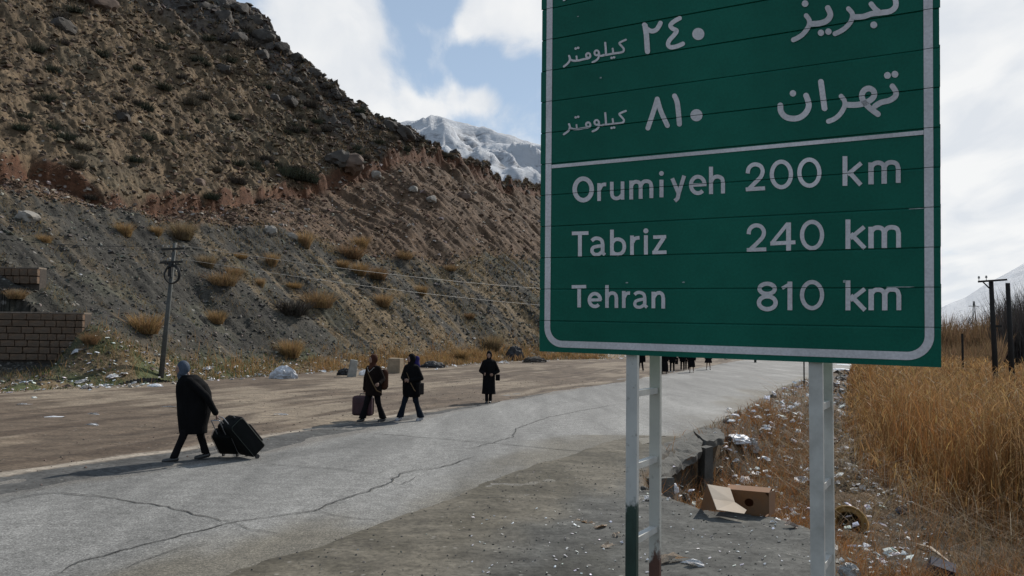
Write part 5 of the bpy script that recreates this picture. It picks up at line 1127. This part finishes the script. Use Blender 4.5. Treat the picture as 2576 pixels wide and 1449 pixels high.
heap(1090, 925, 60, 22, M_blackrock, 'low black heap of burnt rubbish behind the woman in jeans', 'rubbish_heap', 'rubbish heap', 41); heap(1345, 912, 60, 20, M_rock, 'low dark rubble bank right of the black boulder', 'rubble_heap', 'rubble heap', 47)
heap(390, 972, 36, 10, M_plastic, 'flat white plastic sheet crumpled near the foot of the leaning pole', 'plastic_sheet', 'plastic sheet', 51)
def scrap_mesh(i):
    n = 4; bm = bmesh.new(); vs = [[bm.verts.new(((a/(n-1)-.5)*(1+.3*random.uniform(-1,1)), (b_/(n-1)-.5)*random.uniform(.4,.9), random.uniform(0,.34)*(1 if 0 < a < n-1 else .35))) for b_ in range(n)] for a in range(n)]
    for a in range(n-1):
        for b_ in range(n-1):
            if (a, b_) in ((0,0),(n-2,n-2)) and random.random() < .6: continue
            bm.faces.new((vs[a][b_], vs[a+1][b_], vs[a+1][b_+1], vs[a][b_+1]))
    bmesh.ops.solidify(bm, geom=bm.faces[:], thickness=.012); me = bpy.data.meshes.new('litter_scrap'); bm.to_mesh(me); bm.free(); return me
M_paper = mat('pale_paper', (.50,.46,.40), .8, .2, 5, .3); M_pinkish = mat('faded_wrapper', (.33,.25,.20), .7, .3, 5, .3)
SC = []
for i in range(12):
    me = scrap_mesh(i); me.materials.append([M_plastic, M_plastic, M_paper, M_plastic, M_pinkish, M_plastic][i%6]); SC.append(me)
def scraps(pts, s0, s1, lab, grp, squash=1, up=0):
    for x, y in pts:
        z = float(surf(x, y)); s = s0+(s1-s0)*random.random()**2.2; o = link('litter_scrap', random.choice(SC), None, (x, y, z+.012+random.random()*up), (random.uniform(-.25,.25), random.uniform(-.25,.25), random.uniform(0,6.3))); o.scale = (s, s, s*squash); tag(o, lab, 'litter', grp)
pts = []
for i in range(105): px = random.uniform(-20, 1540); l = random.gauss(0, 1); fp = np.interp(px, [p_[0] for p_ in foot_px], [p_[1] for p_ in foot_px]); g = gnd(px, fp+random.uniform(-3, 9)); q = random.uniform(-.5, 1.8); pts.append((g.x+HN[0]*q, g.y+HN[1]*q))
scraps(pts, .14, .52, 'white plastic or paper scrap lying among the weeds at the foot of the hill', 'litter along the foot of the hill')
for px, py, lab in ((60,1020,'white strip of plastic on the mud, furthest left'),(430,1026,'white crumpled bag on the mud behind the woman with the rolling cases'),(237,1045,'pale scrap on the mud left of the woman with the rolling cases'),(708,1046,'white torn scrap standing up on the mud behind the suitcases'),(140,1052,'flat white scrap on the mud at left'),(235,1072,'small pale wrapper near the dust line'),(530,958,'white scrap beside the head of the woman with the rolling cases')):
    g = gnd(px, py); o = link('litter_scrap', random.choice(SC[:2]+SC[3:4]), None, (g.x, g.y, .03), (0,0,random.uniform(-.5,.5))); o.scale = (.40,.22,.12); tag(o, lab, 'litter')
x, y, rho, t = hill_pts(40, .05, 1.9, (-.55,.0)); scraps(list(zip(x, y)), .15, .45, 'pale scrap of rubbish caught on the slope', 'rubbish scattered on the slope')

REED_L = np.array([(8.4,3.0),(8.3,7.0),(8.1,11),(7.4,14.3),(8.1,19),(11.2,27),(17.6,42),(30,70),(50,110)])
# ------------------------------------------------------------------ culvert at the road edge
def slab(pts_top, th, name, parent, m_):
    m = MB(); n = len(pts_top); V = [(p[0], p[1], p[2]) for p in pts_top]+[(p[0]+random.uniform(-.05,.05), p[1]+random.uniform(-.05,.05), p[2]-th*random.uniform(.8,1.2)) for p in pts_top]; m.add(V, [tuple(range(n)), tuple(range(2*n-1, n-1, -1))]+[(i, n+i, n+(i+1)%n, (i+1)%n) for i in range(n)]); o = m.obj(name, m_, parent); bm = bmesh.new(); bm.from_mesh(o.data); bmesh.ops.triangulate(bm, faces=bm.faces); bmesh.ops.subdivide_edges(bm, edges=bm.edges, cuts=5, use_grid_fill=True)
    for v in bm.verts: v.co += Vector((float(perlin(v.co.x*3, v.co.y*3+v.co.z*4, 501)), float(perlin(v.co.x*3+9, v.co.y*3+v.co.z*4, 503)), float(fbm(v.co.x*4, v.co.y*4, 3, 505))*.8))*.06
    bm.to_mesh(o.data); bm.free(); return o
M_oldc = mat('broken_concrete', (.105,.100,.088), .95, .3, 5, .7, 16, .04, dirt=(.05,.047,.04), dirt_scale=2.5, dirt_amt=.6)
c0 = gnd(1690, 1150); cul = empty('culvert', c0); tag(cul, 'broken concrete culvert mouth under the edge of the road, dark hollow inside', 'culvert')
def rel(px, py, z): q = gnd(px, py, z)-c0; return (q.x, q.y, z)
slab([rel(1645,1150,.07), rel(1664,1118,.08), rel(1738,1086,.08), rel(1768,1112,.0), rel(1760,1140,-.10), rel(1716,1160,-.16), rel(1672,1192,-.16), rel(1645,1190,-.04)], .15, 'roof_slab', cul, M_oldc)
slab([rel(1742,1086,.06), rel(1772,1072,.07), rel(1812,1078,.04), rel(1822,1102,-.03), rel(1778,1112,.0)], .15, 'roof_slab', cul, M_oldc)
for px, py, h, w in ((1672,1194,.95,.24),(1776,1118,1.0,.24),(1632,1192,.75,.22)):
    g = gnd(px, py)-c0; b = MB(); b.box((g.x, g.y+.08, -.06-h/2), (w, .22, h), Euler((0,random.uniform(-.04,.04),.5)).to_matrix(), 1, .02); b.obj('concrete_post', M_oldc, cul)
a = gnd(1640, 1180)-c0; b_ = gnd(1800, 1092)-c0; b = MB(); b.beam(Vector((a.x-.5, a.y+.75, -.68)), Vector((b_.x-.6, b_.y+.5, -.68)), .12, 1.1); b.obj('back_wall', M_oldc, cul)
# rubble at the drop
rub = []
for i in range(18):
    t = random.random()*7+7; k = int(t); a = EDGE[min(k+1, len(EDGE)-3)]; b_ = EDGE[min(k+2, len(EDGE)-2)]; f = random.random(); x, y = a[0]+(b_[0]-a[0])*f+random.uniform(-.05,.4), a[1]+(b_[1]-a[1])*f+random.uniform(-.2,.2)
    if y > 60: continue
    me = boulder_mesh('rubble', 90+i, .3, 2); me.materials.append(random.choice([M_oldc, M_rock, M_oldc])); s = random.uniform(.06,.20)*(1+y/40); put('rubble_stone', me, (x, y, float(surf(x, y))+s*.1), s, 'broken lump of asphalt or stone on the crumbling road edge', 'rubble', 'rubble along the crumbling road edge')

# cardboard, box, bucket and other single things by the ditch
M_card = mat('cardboard', (.20,.088,.034), .9, .12, 4, .2, dirt=(.12,.08,.05), dirt_scale=3, dirt_amt=.7); M_cardp = mat('bleached_cardboard', (.56,.46,.36), .9, .1, 4, .25, dirt=(.34,.25,.17), dirt_scale=2, dirt_amt=.6)
def panel(pts, m_, name, parent, th=.006):
    m = MB(); P = [Vector(p) for p in pts]; nrm = (P[1]-P[0]).cross(P[-1]-P[0]).normalized()*th; n = len(P); m.add([tuple(p) for p in P]+[tuple(p-nrm) for p in P], [tuple(range(n)), tuple(range(2*n-1, n-1, -1))]+[(i, n+i, n+(i+1)%n, (i+1)%n) for i in range(n)]); return m.obj(name, m_, parent)
g = gnd(1886, 1290); z0 = float(surf(g.x, g.y)); bx = empty('cardboard_box', (g.x, g.y+.02, max(z0, 0)+.0), -.42); tag(bx, 'brown cardboard carton lying open on the gravel edge with a round hand hole', 'cardboard box'); w, dd, h = .52, .34, .30
# front with a round hole: two halves round a ring of faces
N = 20; ring = [(.02+.055*math.cos(2*PI*i/N), h*.52+.050*math.sin(2*PI*i/N)) for i in range(N)]; cor = []
for i in range(N):
    a_ = 2*PI*i/N; cx, cz = math.cos(a_), math.sin(a_); k = min((w/2)/max(abs(cx), 1e-6), (h/2)/max(abs(cz), 1e-6)); cor.append((cx*k, h/2+cz*k))
m = MB(); m.add([(x_, -dd/2, z_) for x_, z_ in ring]+[(x_, -dd/2, z_) for x_, z_ in cor], [(i, (i+1)%N, N+(i+1)%N, N+i) for i in range(N)]); o = m.obj('front_panel', M_card, bx); sm = o.modifiers.new('s', 'SOLIDIFY'); sm.thickness = .006
panel([(-w/2,dd/2,0),(w/2,dd/2,0),(w/2,dd/2,h),(-w/2,dd/2,h)], M_card, 'side_panel', bx); panel([(-w/2,-dd/2,0),(-w/2,dd/2,0),(-w/2,dd/2,h),(-w/2,-dd/2,h)], M_card, 'side_panel', bx); panel([(w/2,-dd/2,0),(w/2+.04,dd/2,0),(w/2+.04,dd/2,h*.95),(w/2,-dd/2,h)], M_card, 'side_panel', bx)
panel([(-w/2,-dd/2,h),(w/2,-dd/2,h),(w/2,dd/2-.05,h+.01),(-w/2,dd/2-.05,h+.01)], M_card, 'top_flap', bx); panel([(-w/2,-dd/2,.004),(w/2,-dd/2,.004),(w/2,dd/2,.004),(-w/2,dd/2,.004)], M_card, 'base_panel', bx)
Yf = 9.95; A = [at(1779,1219,Yf+.10), at(1836,1228,Yf+.18), at(1848,1264,Yf-.05), at(1803,1283,Yf-.28), at(1793,1256,Yf-.1)]; o_ = A[0].copy(); cf = empty('cardboard_sheet', gnd(1800,1290)); tag(cf, 'bleached bent sheet of cardboard propped up like a tent beside the carton', 'cardboard sheet'); o_ = Vector(cf.location)
panel([p_-o_ for p_ in A], M_cardp, 'sheet_panel', cf); B_ = [at(1803,1283,Yf-.28), at(1848,1264,Yf-.05), at(1878,1284,Yf-.22), at(1872,1293,Yf-.30)]; panel([p_-o_ for p_ in B_], M_cardp, 'sheet_panel', cf)
C_ = [at(1779,1219,Yf+.10), at(1793,1256,Yf-.1), at(1803,1283,Yf-.28), gnd(1766,1288)+Vector((0,.1,0))]; panel([p_-o_ for p_ in C_], M_card, 'sheet_panel', cf)
M_yel = mat('faded_yellow_plastic', (.30,.17,.04), .7, .3, 5, .3, dirt=(.14,.085,.04), dirt_scale=6, dirt_amt=.9); M_greyp = mat('grey_plastic', (.36,.34,.32), .6, .2, 5, .2)
p = hit(2140, 1332); s = p.y/FPX; r = empty('drum', p+Vector((0,.1,.06))); r.rotation_euler = (math.radians(78), math.radians(6), math.radians(-30)); tag(r, 'broken yellow plastic drum on its side with a dark hollow, behind the right sign post', 'drum')
R_ = 42*s; prof = [(R_, 0), (R_*1.0, .55), (R_*.93, .55), (R_*.74, .50), (R_*.72, .0), (R_*.80, -.02), (R_*1.0, -.02)]
V = []; F = []; n = 28
for i in range(n):
    a_ = 2*PI*i/n
    for rr_, zz in prof: V.append((rr_*math.cos(a_), rr_*math.sin(a_), -zz if zz > 0 else .02))
kk = len(prof)
for i in range(n):
    for j in range(kk-1): F.append((i*kk+j, ((i+1)%n)*kk+j, ((i+1)%n)*kk+j+1, i*kk+j+1))
m = MB(); m.add(V, F); m.obj('drum_body', M_yel, r, True); m = MB(); m.tube([(R_*1.03*math.cos(2*PI*i/28), R_*1.03*math.sin(2*PI*i/28), .02) for i in range(29)], .022, 6, False); m.obj('rim_ring', M_yel, r, True); m = MB(); m.loft([((0,0,-.50), R_*.92, R_*.92), ((0,0,-.49), R_*.92, R_*.92)], 24); m.obj('base_panel', M_cable, r)  # black base panel darkens the hollow, shade put into its colour
def blob(px, py, wpx, hpx, m_, lab, name, cat, seed): return heap(px, py, wpx, hpx, m_, lab, name, cat, seed)
M_clear = mat('milky_plastic_bag', (.50,.50,.49), .35, .15, 6, .9, 8, .05, spec=.6, dirt=(.10,.09,.07), dirt_scale=4, dirt_amt=.8); M_bluebag = mat('blue_grey_bag', (.06,.085,.13), .5, .3, 5, .5); M_navy = mat('navy_box', (.018,.025,.05), .75, .2, 5, .1, spec=.2)
blob(2133, 1447, 66, 44, M_clear, 'crumpled milky plastic bag at the foot of the right sign post', 'carrier_bag', 'plastic bag', 61); blob(2268, 1290, 34, 24, M_bluebag, 'blue-grey bag half hidden at the foot of the reeds', 'carrier_bag', 'plastic bag', 67); blob(1893, 1130, 34, 36, M_clear, 'beige plastic bag snagged in the orange grass of the ditch', 'carrier_bag', 'plastic bag', 71); blob(2243, 1302, 26, 16, M_conc, 'pale lump of concrete beside the blue-grey bag', 'rubble_stone', 'rubble', 77); blob(1850, 1108, 80, 22, M_plastic, 'spread of shredded grey-white plastic in the ditch', 'plastic_sheet', 'plastic sheet', 79)
blob(1690, 1232, 34, 26, M_plastic, 'white plastic sheet bunched at the gravel edge below the culvert', 'plastic_sheet', 'plastic sheet', 83); pass
p = hit(2366, 1447); m = MB(); m.box((0,0,.09), (.36,.24,.18), None, .85, .01); o = m.obj('crate', M_navy); o.location = p; o.rotation_euler = (.35,.2,-.5); tag(o, 'dark navy plastic crate tipped over at the bottom right corner', 'crate')
a = hit(2305, 1372); b_ = hit(2388, 1418); m = MB(); m.tube([(0,0,.03), tuple((b_-a)*.45+Vector((0,0,.09))), tuple(b_-a+Vector((0,0,.03)))], [.012,.03,.010], 6, True, .4); o = m.obj('split_lath', M_cardp); o.location = a; tag(o, 'pale split wooden lath lying in the dead grass at lower right', 'lath')
for px, py, w, lab in ((1478,1322,.17,'curled cardboard scrap on the gravel, left of the left sign post'),(1506,1332,.18,'cardboard scrap curled like a leaf next to the sign post'),(1550,1352,.14,'pale torn scrap at the foot of the left sign post'),(1455,1316,.11,'small tan scrap furthest left on the gravel'),(1530,1378,.14,'brown scrap below the curled ones on the gravel'),(1690,1415,.26,'flattened pale wrapper between the sign posts'),(1745,1428,.22,'crumpled white cloth between the sign posts')):
    g = gnd(px, py); me = scrap_mesh(0); me.materials.append(M_cardp if 'white' not in lab else M_plastic); o = link('cardboard_scrap', me, None, (g.x, g.y, .02), (random.uniform(-.2,.2), random.uniform(-.2,.2), random.uniform(0,6))); o.scale = (w, w*.8, w*.8); tag(o, lab, 'litter')
pts = []
def bankpts(n, px0, px1, py0, py1):
    out = []
    while len(out) < n:
        g = hit(random.uniform(px0, px1), random.uniform(py0, py1))
        if g is not None: out.append((g.x, g.y))
    return out
scraps(bankpts(44, 1790, 2030, 1010, 1230), .10, .40, 'white scrap of plastic tangled in the orange grass of the ditch', 'litter in the ditch beside the road', 1, .25)
scraps(bankpts(46, 2060, 2210, 950, 1240), .12, .42, 'pale litter on the dark bank right of the sign post', 'litter on the bank below the road', 1, .15)
scraps(bankpts(18, 2080, 2330, 1330, 1445), .03, .10, 'small pale scrap in the matted dead grass at lower right', 'litter in the matted grass at lower right')
scraps(bankpts(28, 1620, 1770, 1222, 1262), .04, .15, 'white scrap swept to the edge of the gravel by the culvert', 'litter along the edge of the gravel')
scraps(bankpts(16, 1940, 2100, 1270, 1330), .05, .16, 'white scrap near the cardboard carton at the gravel edge', 'litter beside the carton')
# loose gravel
def gravel():
    P = []; n = 5000; r = RNG.uniform(0, 1, n); px = RNG.uniform(-3.0, 3.4, n); py = 4.3+RNG.uniform(0, 1, n)**1.3*10; d = edge_dist(px, py); rr_ = road_right(py); m = (px > rr_-.5+RNG.uniform(-.8,.6,n)) & (d < .3); x, y = px[m], py[m]; n = len(x)
    s = .004+.016*RNG.uniform(0, 1, n)**4; z = surf(x, y); c = np.where(RNG.uniform(0,1,n)[:,None] < .12, np.array((.36,.35,.33)), np.array((.10,.097,.088)))
    n2 = 3500; x2 = RNG.uniform(-9, 6, n2); y2 = RNG.uniform(9, 40, n2); u = x2-road_left(y2); m2 = (u < .3) & (u > -9); x2, y2 = x2[m2], y2[m2]; n2 = len(x2); s2 = .008+.03*RNG.uniform(0,1,n2)**4; z2 = surf(x2, y2)
    X = np.concatenate([x, x2]); Y = np.concatenate([y, y2]); Z = np.concatenate([z, z2]); Sg = np.concatenate([s, s2]); C_ = np.concatenate([jit(c, n, .3), jit((.17,.135,.105), n2, .3)])
    scatter_mesh('gravel', RB, RF, np.stack([X, Y, Z+Sg*.2], -1), Sg, rand_rot(len(X), .5), C_, M_stone)
    # wind-blown flakes of white rubbish too small to pick apart
    q = bankpts(60, 1780, 2230, 950, 1260)+bankpts(120, 2080, 2400, 1300, 1448)+bankpts(90, 1610, 1780, 1215, 1262)+[tuple(gnd(random.uniform(1150, 2050), random.uniform(1280, 1448))[:2]) for i in range(170)]; q = np.array(q); n = len(q); zz = surf(q[:,0], q[:,1]); s = RNG.uniform(.012, .055, n); s[180:] *= .45; sc_ = np.stack([s*1.6, s, s*.25], -1)
    l = RNG.uniform(-6, 70, 1100); qq = RNG.normal(.6, .9, 1100); x, y = from_ls(l, np.interp(l, FL, FS)+qq); z = surf(x, y); s3 = RNG.uniform(.03,.13,1100); s3 = np.stack([s3*1.6, s3, s3*.35], -1)
    n4 = 9000; y4 = 10.5+RNG.uniform(0,1,n4)**1.3*36; x4 = RNG.uniform(.12,.50,n4)*y4; d4 = edge_dist(x4, y4); m4 = (d4 > .15) & (x4 < np.interp(y4, REED_L[:,1], REED_L[:,0])+.2) & (fbm(x4/1.1, y4/1.3, 3, 441) > .02); x4, y4 = x4[m4][:1500], y4[m4][:1500]; n4 = len(x4); s4 = (.008+.09*RNG.uniform(0,1,n4)**4)*np.clip(y4/14, 1, 2); s4 = np.stack([s4*1.5, s4, s4*.5], -1)
    P = np.concatenate([np.stack([q[:,0], q[:,1], zz+.01], -1), np.stack([x, y, z+.02], -1), np.stack([x4, y4, surf(x4, y4)+RNG.uniform(.02,.30,n4)], -1)]); scatter_mesh('litter_flakes', RB, RF, P, np.concatenate([sc_, s3, s4]), rand_rot(len(P), .5), jit((.74,.73,.72), len(P), .25), M_stone)
gravel()

# ------------------------------------------------------------------ dead grass in the ditch and the reed bed
REED_L = np.array([(8.4,3.0),(8.3,7.0),(8.1,11),(7.4,14.3),(8.1,19),(11.2,27),(17.6,42),(30,70),(50,110)])
def ditch_grass():
    n = 95000; y = 5+RNG.uniform(0, 1, n)**1.6*75; x = RNG.uniform(0, 1, n)*(y*.78+5); d = edge_dist(x, y); rb = np.interp(y, REED_L[:,1], REED_L[:,0]); m = (d > .02+RNG.uniform(-.25,.2,n)) & (x < rb+2.0) & (fbm(x/.9, y/.9, 3, 401)+RNG.uniform(-.4,.4,n)-.6*(y > 13)*(x > y*.385) > -.12); x, y, d = x[m][:48000], y[m][:48000], d[m][:48000]; n = len(x)
    c = np.array((.26,.125,.044))[None]*np.ones((n,1)); gm = RNG.uniform(0,1,n) < .3; c[gm] = (.17,.12,.07); c[RNG.uniform(0,1,n) < .12] = (.12,.09,.06)
    cq = gnd(1712, 1165); kk = np.hypot(x-cq.x, (y-cq.y)*.8) > .75; x, y, d, c = x[kk], y[kk], d[kk], c[kk]; n = len(x)
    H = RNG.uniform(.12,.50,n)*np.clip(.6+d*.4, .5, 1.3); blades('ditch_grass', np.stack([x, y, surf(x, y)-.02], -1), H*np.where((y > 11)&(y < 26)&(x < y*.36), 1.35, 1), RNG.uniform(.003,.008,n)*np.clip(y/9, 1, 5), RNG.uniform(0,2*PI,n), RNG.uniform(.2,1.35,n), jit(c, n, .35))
    # dense orange growth in the ditch by the culvert, and the matted patch beyond the right post
    for n, y0, y1, x0, x1, hh in ((30000, 10.2, 27, None, .375, .50), (16000, 6.2, 10.6, 2.6, None, .30)):
        y = RNG.uniform(y0, y1, n); x = RNG.uniform(1.5, y*.375) if x1 else RNG.uniform(x0, 6.4, n); d = edge_dist(x, y); m = (d > .12) & (fbm(x/.5, y/.5, 3, 431)+RNG.uniform(-.3,.3,n) > (-.02 if x1 else -.15)) & (np.hypot(x-cq.x, (y-cq.y)*.8) > .75); x, y, d = x[m], y[m], d[m]; k = len(x)
        c = np.where(RNG.uniform(0,1,k)[:,None] < .25, np.array((.30,.21,.12)), np.array((.27,.120,.040))); blades('ditch_grass', np.stack([x, y, surf(x, y)-.02], -1), RNG.uniform(.3,1,k)*hh, RNG.uniform(.003,.007,k)*np.clip(y/9,1,3), RNG.uniform(0,2*PI,k), RNG.uniform(.3,1.5,k), jit(c, k, .35))
    # flattened old stalks
    n = 2600; y = 6+RNG.uniform(0,1,n)**1.5*26; rb = np.interp(y, REED_L[:,1], REED_L[:,0]); x = rb+RNG.normal(-.7, .8, n); m = edge_dist(x, y) > .4; x, y = x[m], y[m]; n = len(x)
    blades('fallen_stalks', np.stack([x, y, surf(x, y)+.04], -1), RNG.uniform(.5,1.3,n), RNG.uniform(.004,.009,n)*np.clip(y/10,1,3), RNG.uniform(0,2*PI,n), RNG.uniform(1.1,1.75,n), jit((.24,.17,.10), n, .35))
ditch_grass()
def reeds():
    n = 190000; y = 4+RNG.uniform(0, 1, n)**1.35*92; rb = np.interp(y, REED_L[:,1], REED_L[:,0]); x = rb+RNG.uniform(0, 1, n)*(y*.50+5.5); px = x/y
    m = ((x-rb) > RNG.exponential(.35, n)+fbm(x/1.2, y/1.2, 2, 411)*.7) & (px < .92) & ~((px > .60) & (y > 58)) & (fbm(x/1.6, y/2.2, 3, 413)+RNG.uniform(-.5,.5,n) > -.34); x, y, rb = x[m][:105000], y[m][:105000], rb[m][:105000]; n = len(x)
    edge = np.clip((x-rb)/1.3, .35, 1); H = RNG.uniform(.75, 1.12, n)*2.1*edge*(1+.14*fbm(x/4, y/4, 2, 415)); c = np.array((.215,.106,.038))[None]*(1+.95*fbm(x/2.2, y/2.2, 3, 417)[:,None]); lt = RNG.uniform(0,1,n) < .2; c[lt] = (.36,.24,.12)
    wid = RNG.uniform(.006,.012,n)*np.clip(y/13, 1, 5)
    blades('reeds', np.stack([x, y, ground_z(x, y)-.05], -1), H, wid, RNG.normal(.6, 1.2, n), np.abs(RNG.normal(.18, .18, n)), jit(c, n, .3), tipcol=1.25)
    # drooping leaves and feathery heads
    k = RNG.uniform(0,1,n) < .42; x2, y2, H2 = x[k]+RNG.normal(0,.04,k.sum()), y[k]+RNG.normal(0,.04,k.sum()), H[k]; n2 = len(x2); zb = ground_z(x2, y2)+H2*np.where(RNG.uniform(0,1,n2) < .6, RNG.uniform(.82,.99,n2), RNG.uniform(.25,.85,n2))
    blades('reed_leaves', np.stack([x2, y2, zb], -1), RNG.uniform(.18,.42,n2), RNG.uniform(.009,.018,n2)*np.clip(y2/13,1,4), RNG.uniform(0,2*PI,n2), RNG.uniform(.5,1.5,n2), jit((.33,.20,.085), n2, .45))
reeds()

def bank_rubble():
    n = 9000; y = 17+RNG.uniform(0, 1, n)**1.4*48; x = RNG.uniform(.34, .62, n)*y; d = edge_dist(x, y); rb = np.interp(y, REED_L[:,1], REED_L[:,0]); m = (d > .25) & (x < rb+.6) & (x > y*.375) & (RNG.uniform(0,1,n) < np.interp(y, [14,30,62], [1,.7,.25])); x, y = x[m], y[m]; n = len(x)
    s = (.03+.16*RNG.uniform(0,1,n)**3)*(1+y/90); c = jit((.085,.072,.058), n, .5); lt = RNG.uniform(0,1,n) < .10; c[lt] = (.5,.49,.47)
    scatter_mesh('bank_rubble', RB, RF, np.stack([x, y, surf(x, y)+s*.15], -1), s, rand_rot(n, .8), c, M_stone)
bank_rubble()

# ------------------------------------------------------------------ thicket, bare trees, stream and mast beyond the reeds
M_bark = mat('grey_bark', (.075,.066,.060), .9, .3, 5, .3)
def bare_tree(seed, H=9, spread=1.0, m_=M_bark):
    rnd = random.Random(seed); TR = MB(); CR = MB()
    def branch(mb, p, d, L_, r, dep):
        pts = [p]; q = p.copy(); dd = d.copy()
        for i in range(4): dd = (dd+Vector((rnd.uniform(-.16,.16), rnd.uniform(-.16,.16), rnd.uniform(-.02,.16)))).normalized(); q = q+dd*L_/4; pts.append(q.copy())
        mb.tube(pts, [r*(1-.18*i) for i in range(5)], 5 if dep < 2 else 3, False)
        if dep >= 3: return
        for i in range(5 if dep == 0 else 4):
            k = rnd.randint(1, 4); a = rnd.uniform(0, 2*PI); nd = (dd*.9+Vector((math.cos(a), math.sin(a), rnd.uniform(-.1,.5)))*.62*spread).normalized(); branch(CR, pts[k], nd, L_*rnd.uniform(.42,.62), r*.45, dep+1)
    branch(TR, Vector((0,0,-.3)), Vector((rnd.uniform(-.05,.05),0,1)), H*.62, H*.013, 0); return TR.mesh('trunk', m_), CR.mesh('crown', m_)
TP = [bare_tree(i, 9, .85+.1*i) for i in range(4)]
bt = [(2384,122,768),(2397,120,760),(2412,140,752),(2428,126,772),(2446,132,765),(2462,118,780),(2476,128,752),(2487,122,738),(2499,120,730),(2509,116,722),(2519,126,730),(2529,140,738),(2538,118,716),(2548,124,726),(2557,115,712),(2566,122,722),(2575,117,716),(2590,116,720),(2610,120,715)]
for i, (px, Y, ty) in enumerate(bt):
    b = at(px, 858, Y); top = at(px, ty, Y); h = (top.z+1.3)/9.0*.86; r = empty('bare_tree', (b.x, b.y, -1.35), random.uniform(0, 6)); tm, cm = TP[i%4]; link('trunk', tm, r); link('crown', cm, r); r.scale = (h*.9, h*.9, h); tag(r, 'grey leafless tree beyond the reed bed, %s of the row from the left' % ORD[i], 'tree', 'bare trees beyond the reeds')
def thicket():
    n = 34000; px = RNG.uniform(2250, 2850, n); Y = RNG.uniform(74, 135, n); x = (px-1288)/FPX*Y; hmax = np.interp(px, [2200,2380,2440,2490,2530,2620,2900], [7.5,7.5,6.8,8.0,10.8,11.5,11])*(1+.3*fbm(px/26, Y/14, 3, 421)); near = Y < 100
    H = hmax*RNG.uniform(.35,1,n)*np.where(near, .50, 1.0); c = np.where((near|(px < 2500))[:,None], np.array((.165,.105,.058)), np.array((.075,.064,.056))); m = ~((px > 2515) & near); x, Y, H, c, px = x[m], Y[m], H[m], c[m], px[m]; n = len(x)
    g = ((Y < 100)|(px < 2500)); az = RNG.uniform(0,2*PI,n); le = RNG.uniform(.02,.4,n); wd = RNG.uniform(.05,.13,n); cc = jit(c, n, .35)
    for nm, k, mm in (('tall_dry_brush', g, M_leaf), ('thicket', ~g, M_shrub)): blades(nm, np.stack([x, Y, np.full(n, -1.4)], -1)[k], H[k], wd[k], az[k], le[k], cc[k], mm)
thicket()
M_water = mat('grey_water', (.10,.11,.115), .12, .2, .2, .1, 2, .05, spec=.6)
a = gnd(2520, 940, -1.28); m = MB(); m.add([(44,66,0),(120,66,0),(230,130,0),(110,130,0),(62,92,0)], [(0,1,2,3,4)]); o = m.obj('water', M_water); o.location = (0,0,-1.36+.02); tag(o, kind='structure')
M_snowp = mat('old_snow', (.60,.62,.65), .8, .1, .6, .5, 1, .2)
for i in range(9):
    Y = random.uniform(62, 125); x = random.uniform(.60, .80)*Y; me = boulder_mesh('snow_patch', 300+i, .4, 3, 1); me.materials.append(M_snowp); put('snow_patch', me, (x, Y, -1.36), (random.uniform(3,7), random.uniform(2,6), .35), 'patch of old snow beside the grey stream beyond the reeds', 'snow patch', 'snow patches along the stream', rz=.3)
for px_, py_, sx_, sy_ in ((2150,919,2.6,7),(2205,914,2.2,6),(2120,931,1.2,3)):
    g = gnd(px_, py_); me = boulder_mesh('snow_patch', int(px_), .4, 3, 1); me.materials.append(M_snowp); put('snow_patch', me, (g.x, g.y, float(surf(g.x, g.y))), (sx_, sy_, .22), 'strip of old snow at the far road edge, right of the sign post', 'snow patch', 'snow at the far road edge', rz=.2)
b0 = at(2452, 860, 900); r = empty('pylon', (b0.x*.5, 450, -2)); tm = MB()
hp = (at(2452, 758, 450).z+2)
for e in (-1, 1): tm.beam((e*1.6,0,0), (e*.3,0,hp), .35, .35)
for i in range(6): z_ = hp*i/6; w_ = 1.6-1.3*i/6; tm.beam((-w_,0,z_), (w_-.2,0,z_+hp/6), .2, .2)
tm.beam((-3,0,hp*.9), (3,0,hp*.9), .3, .3); tm.obj('lattice_mast', M_pole, r); tag(r, 'faint lattice mast standing against the snowy slope at right', 'pylon')
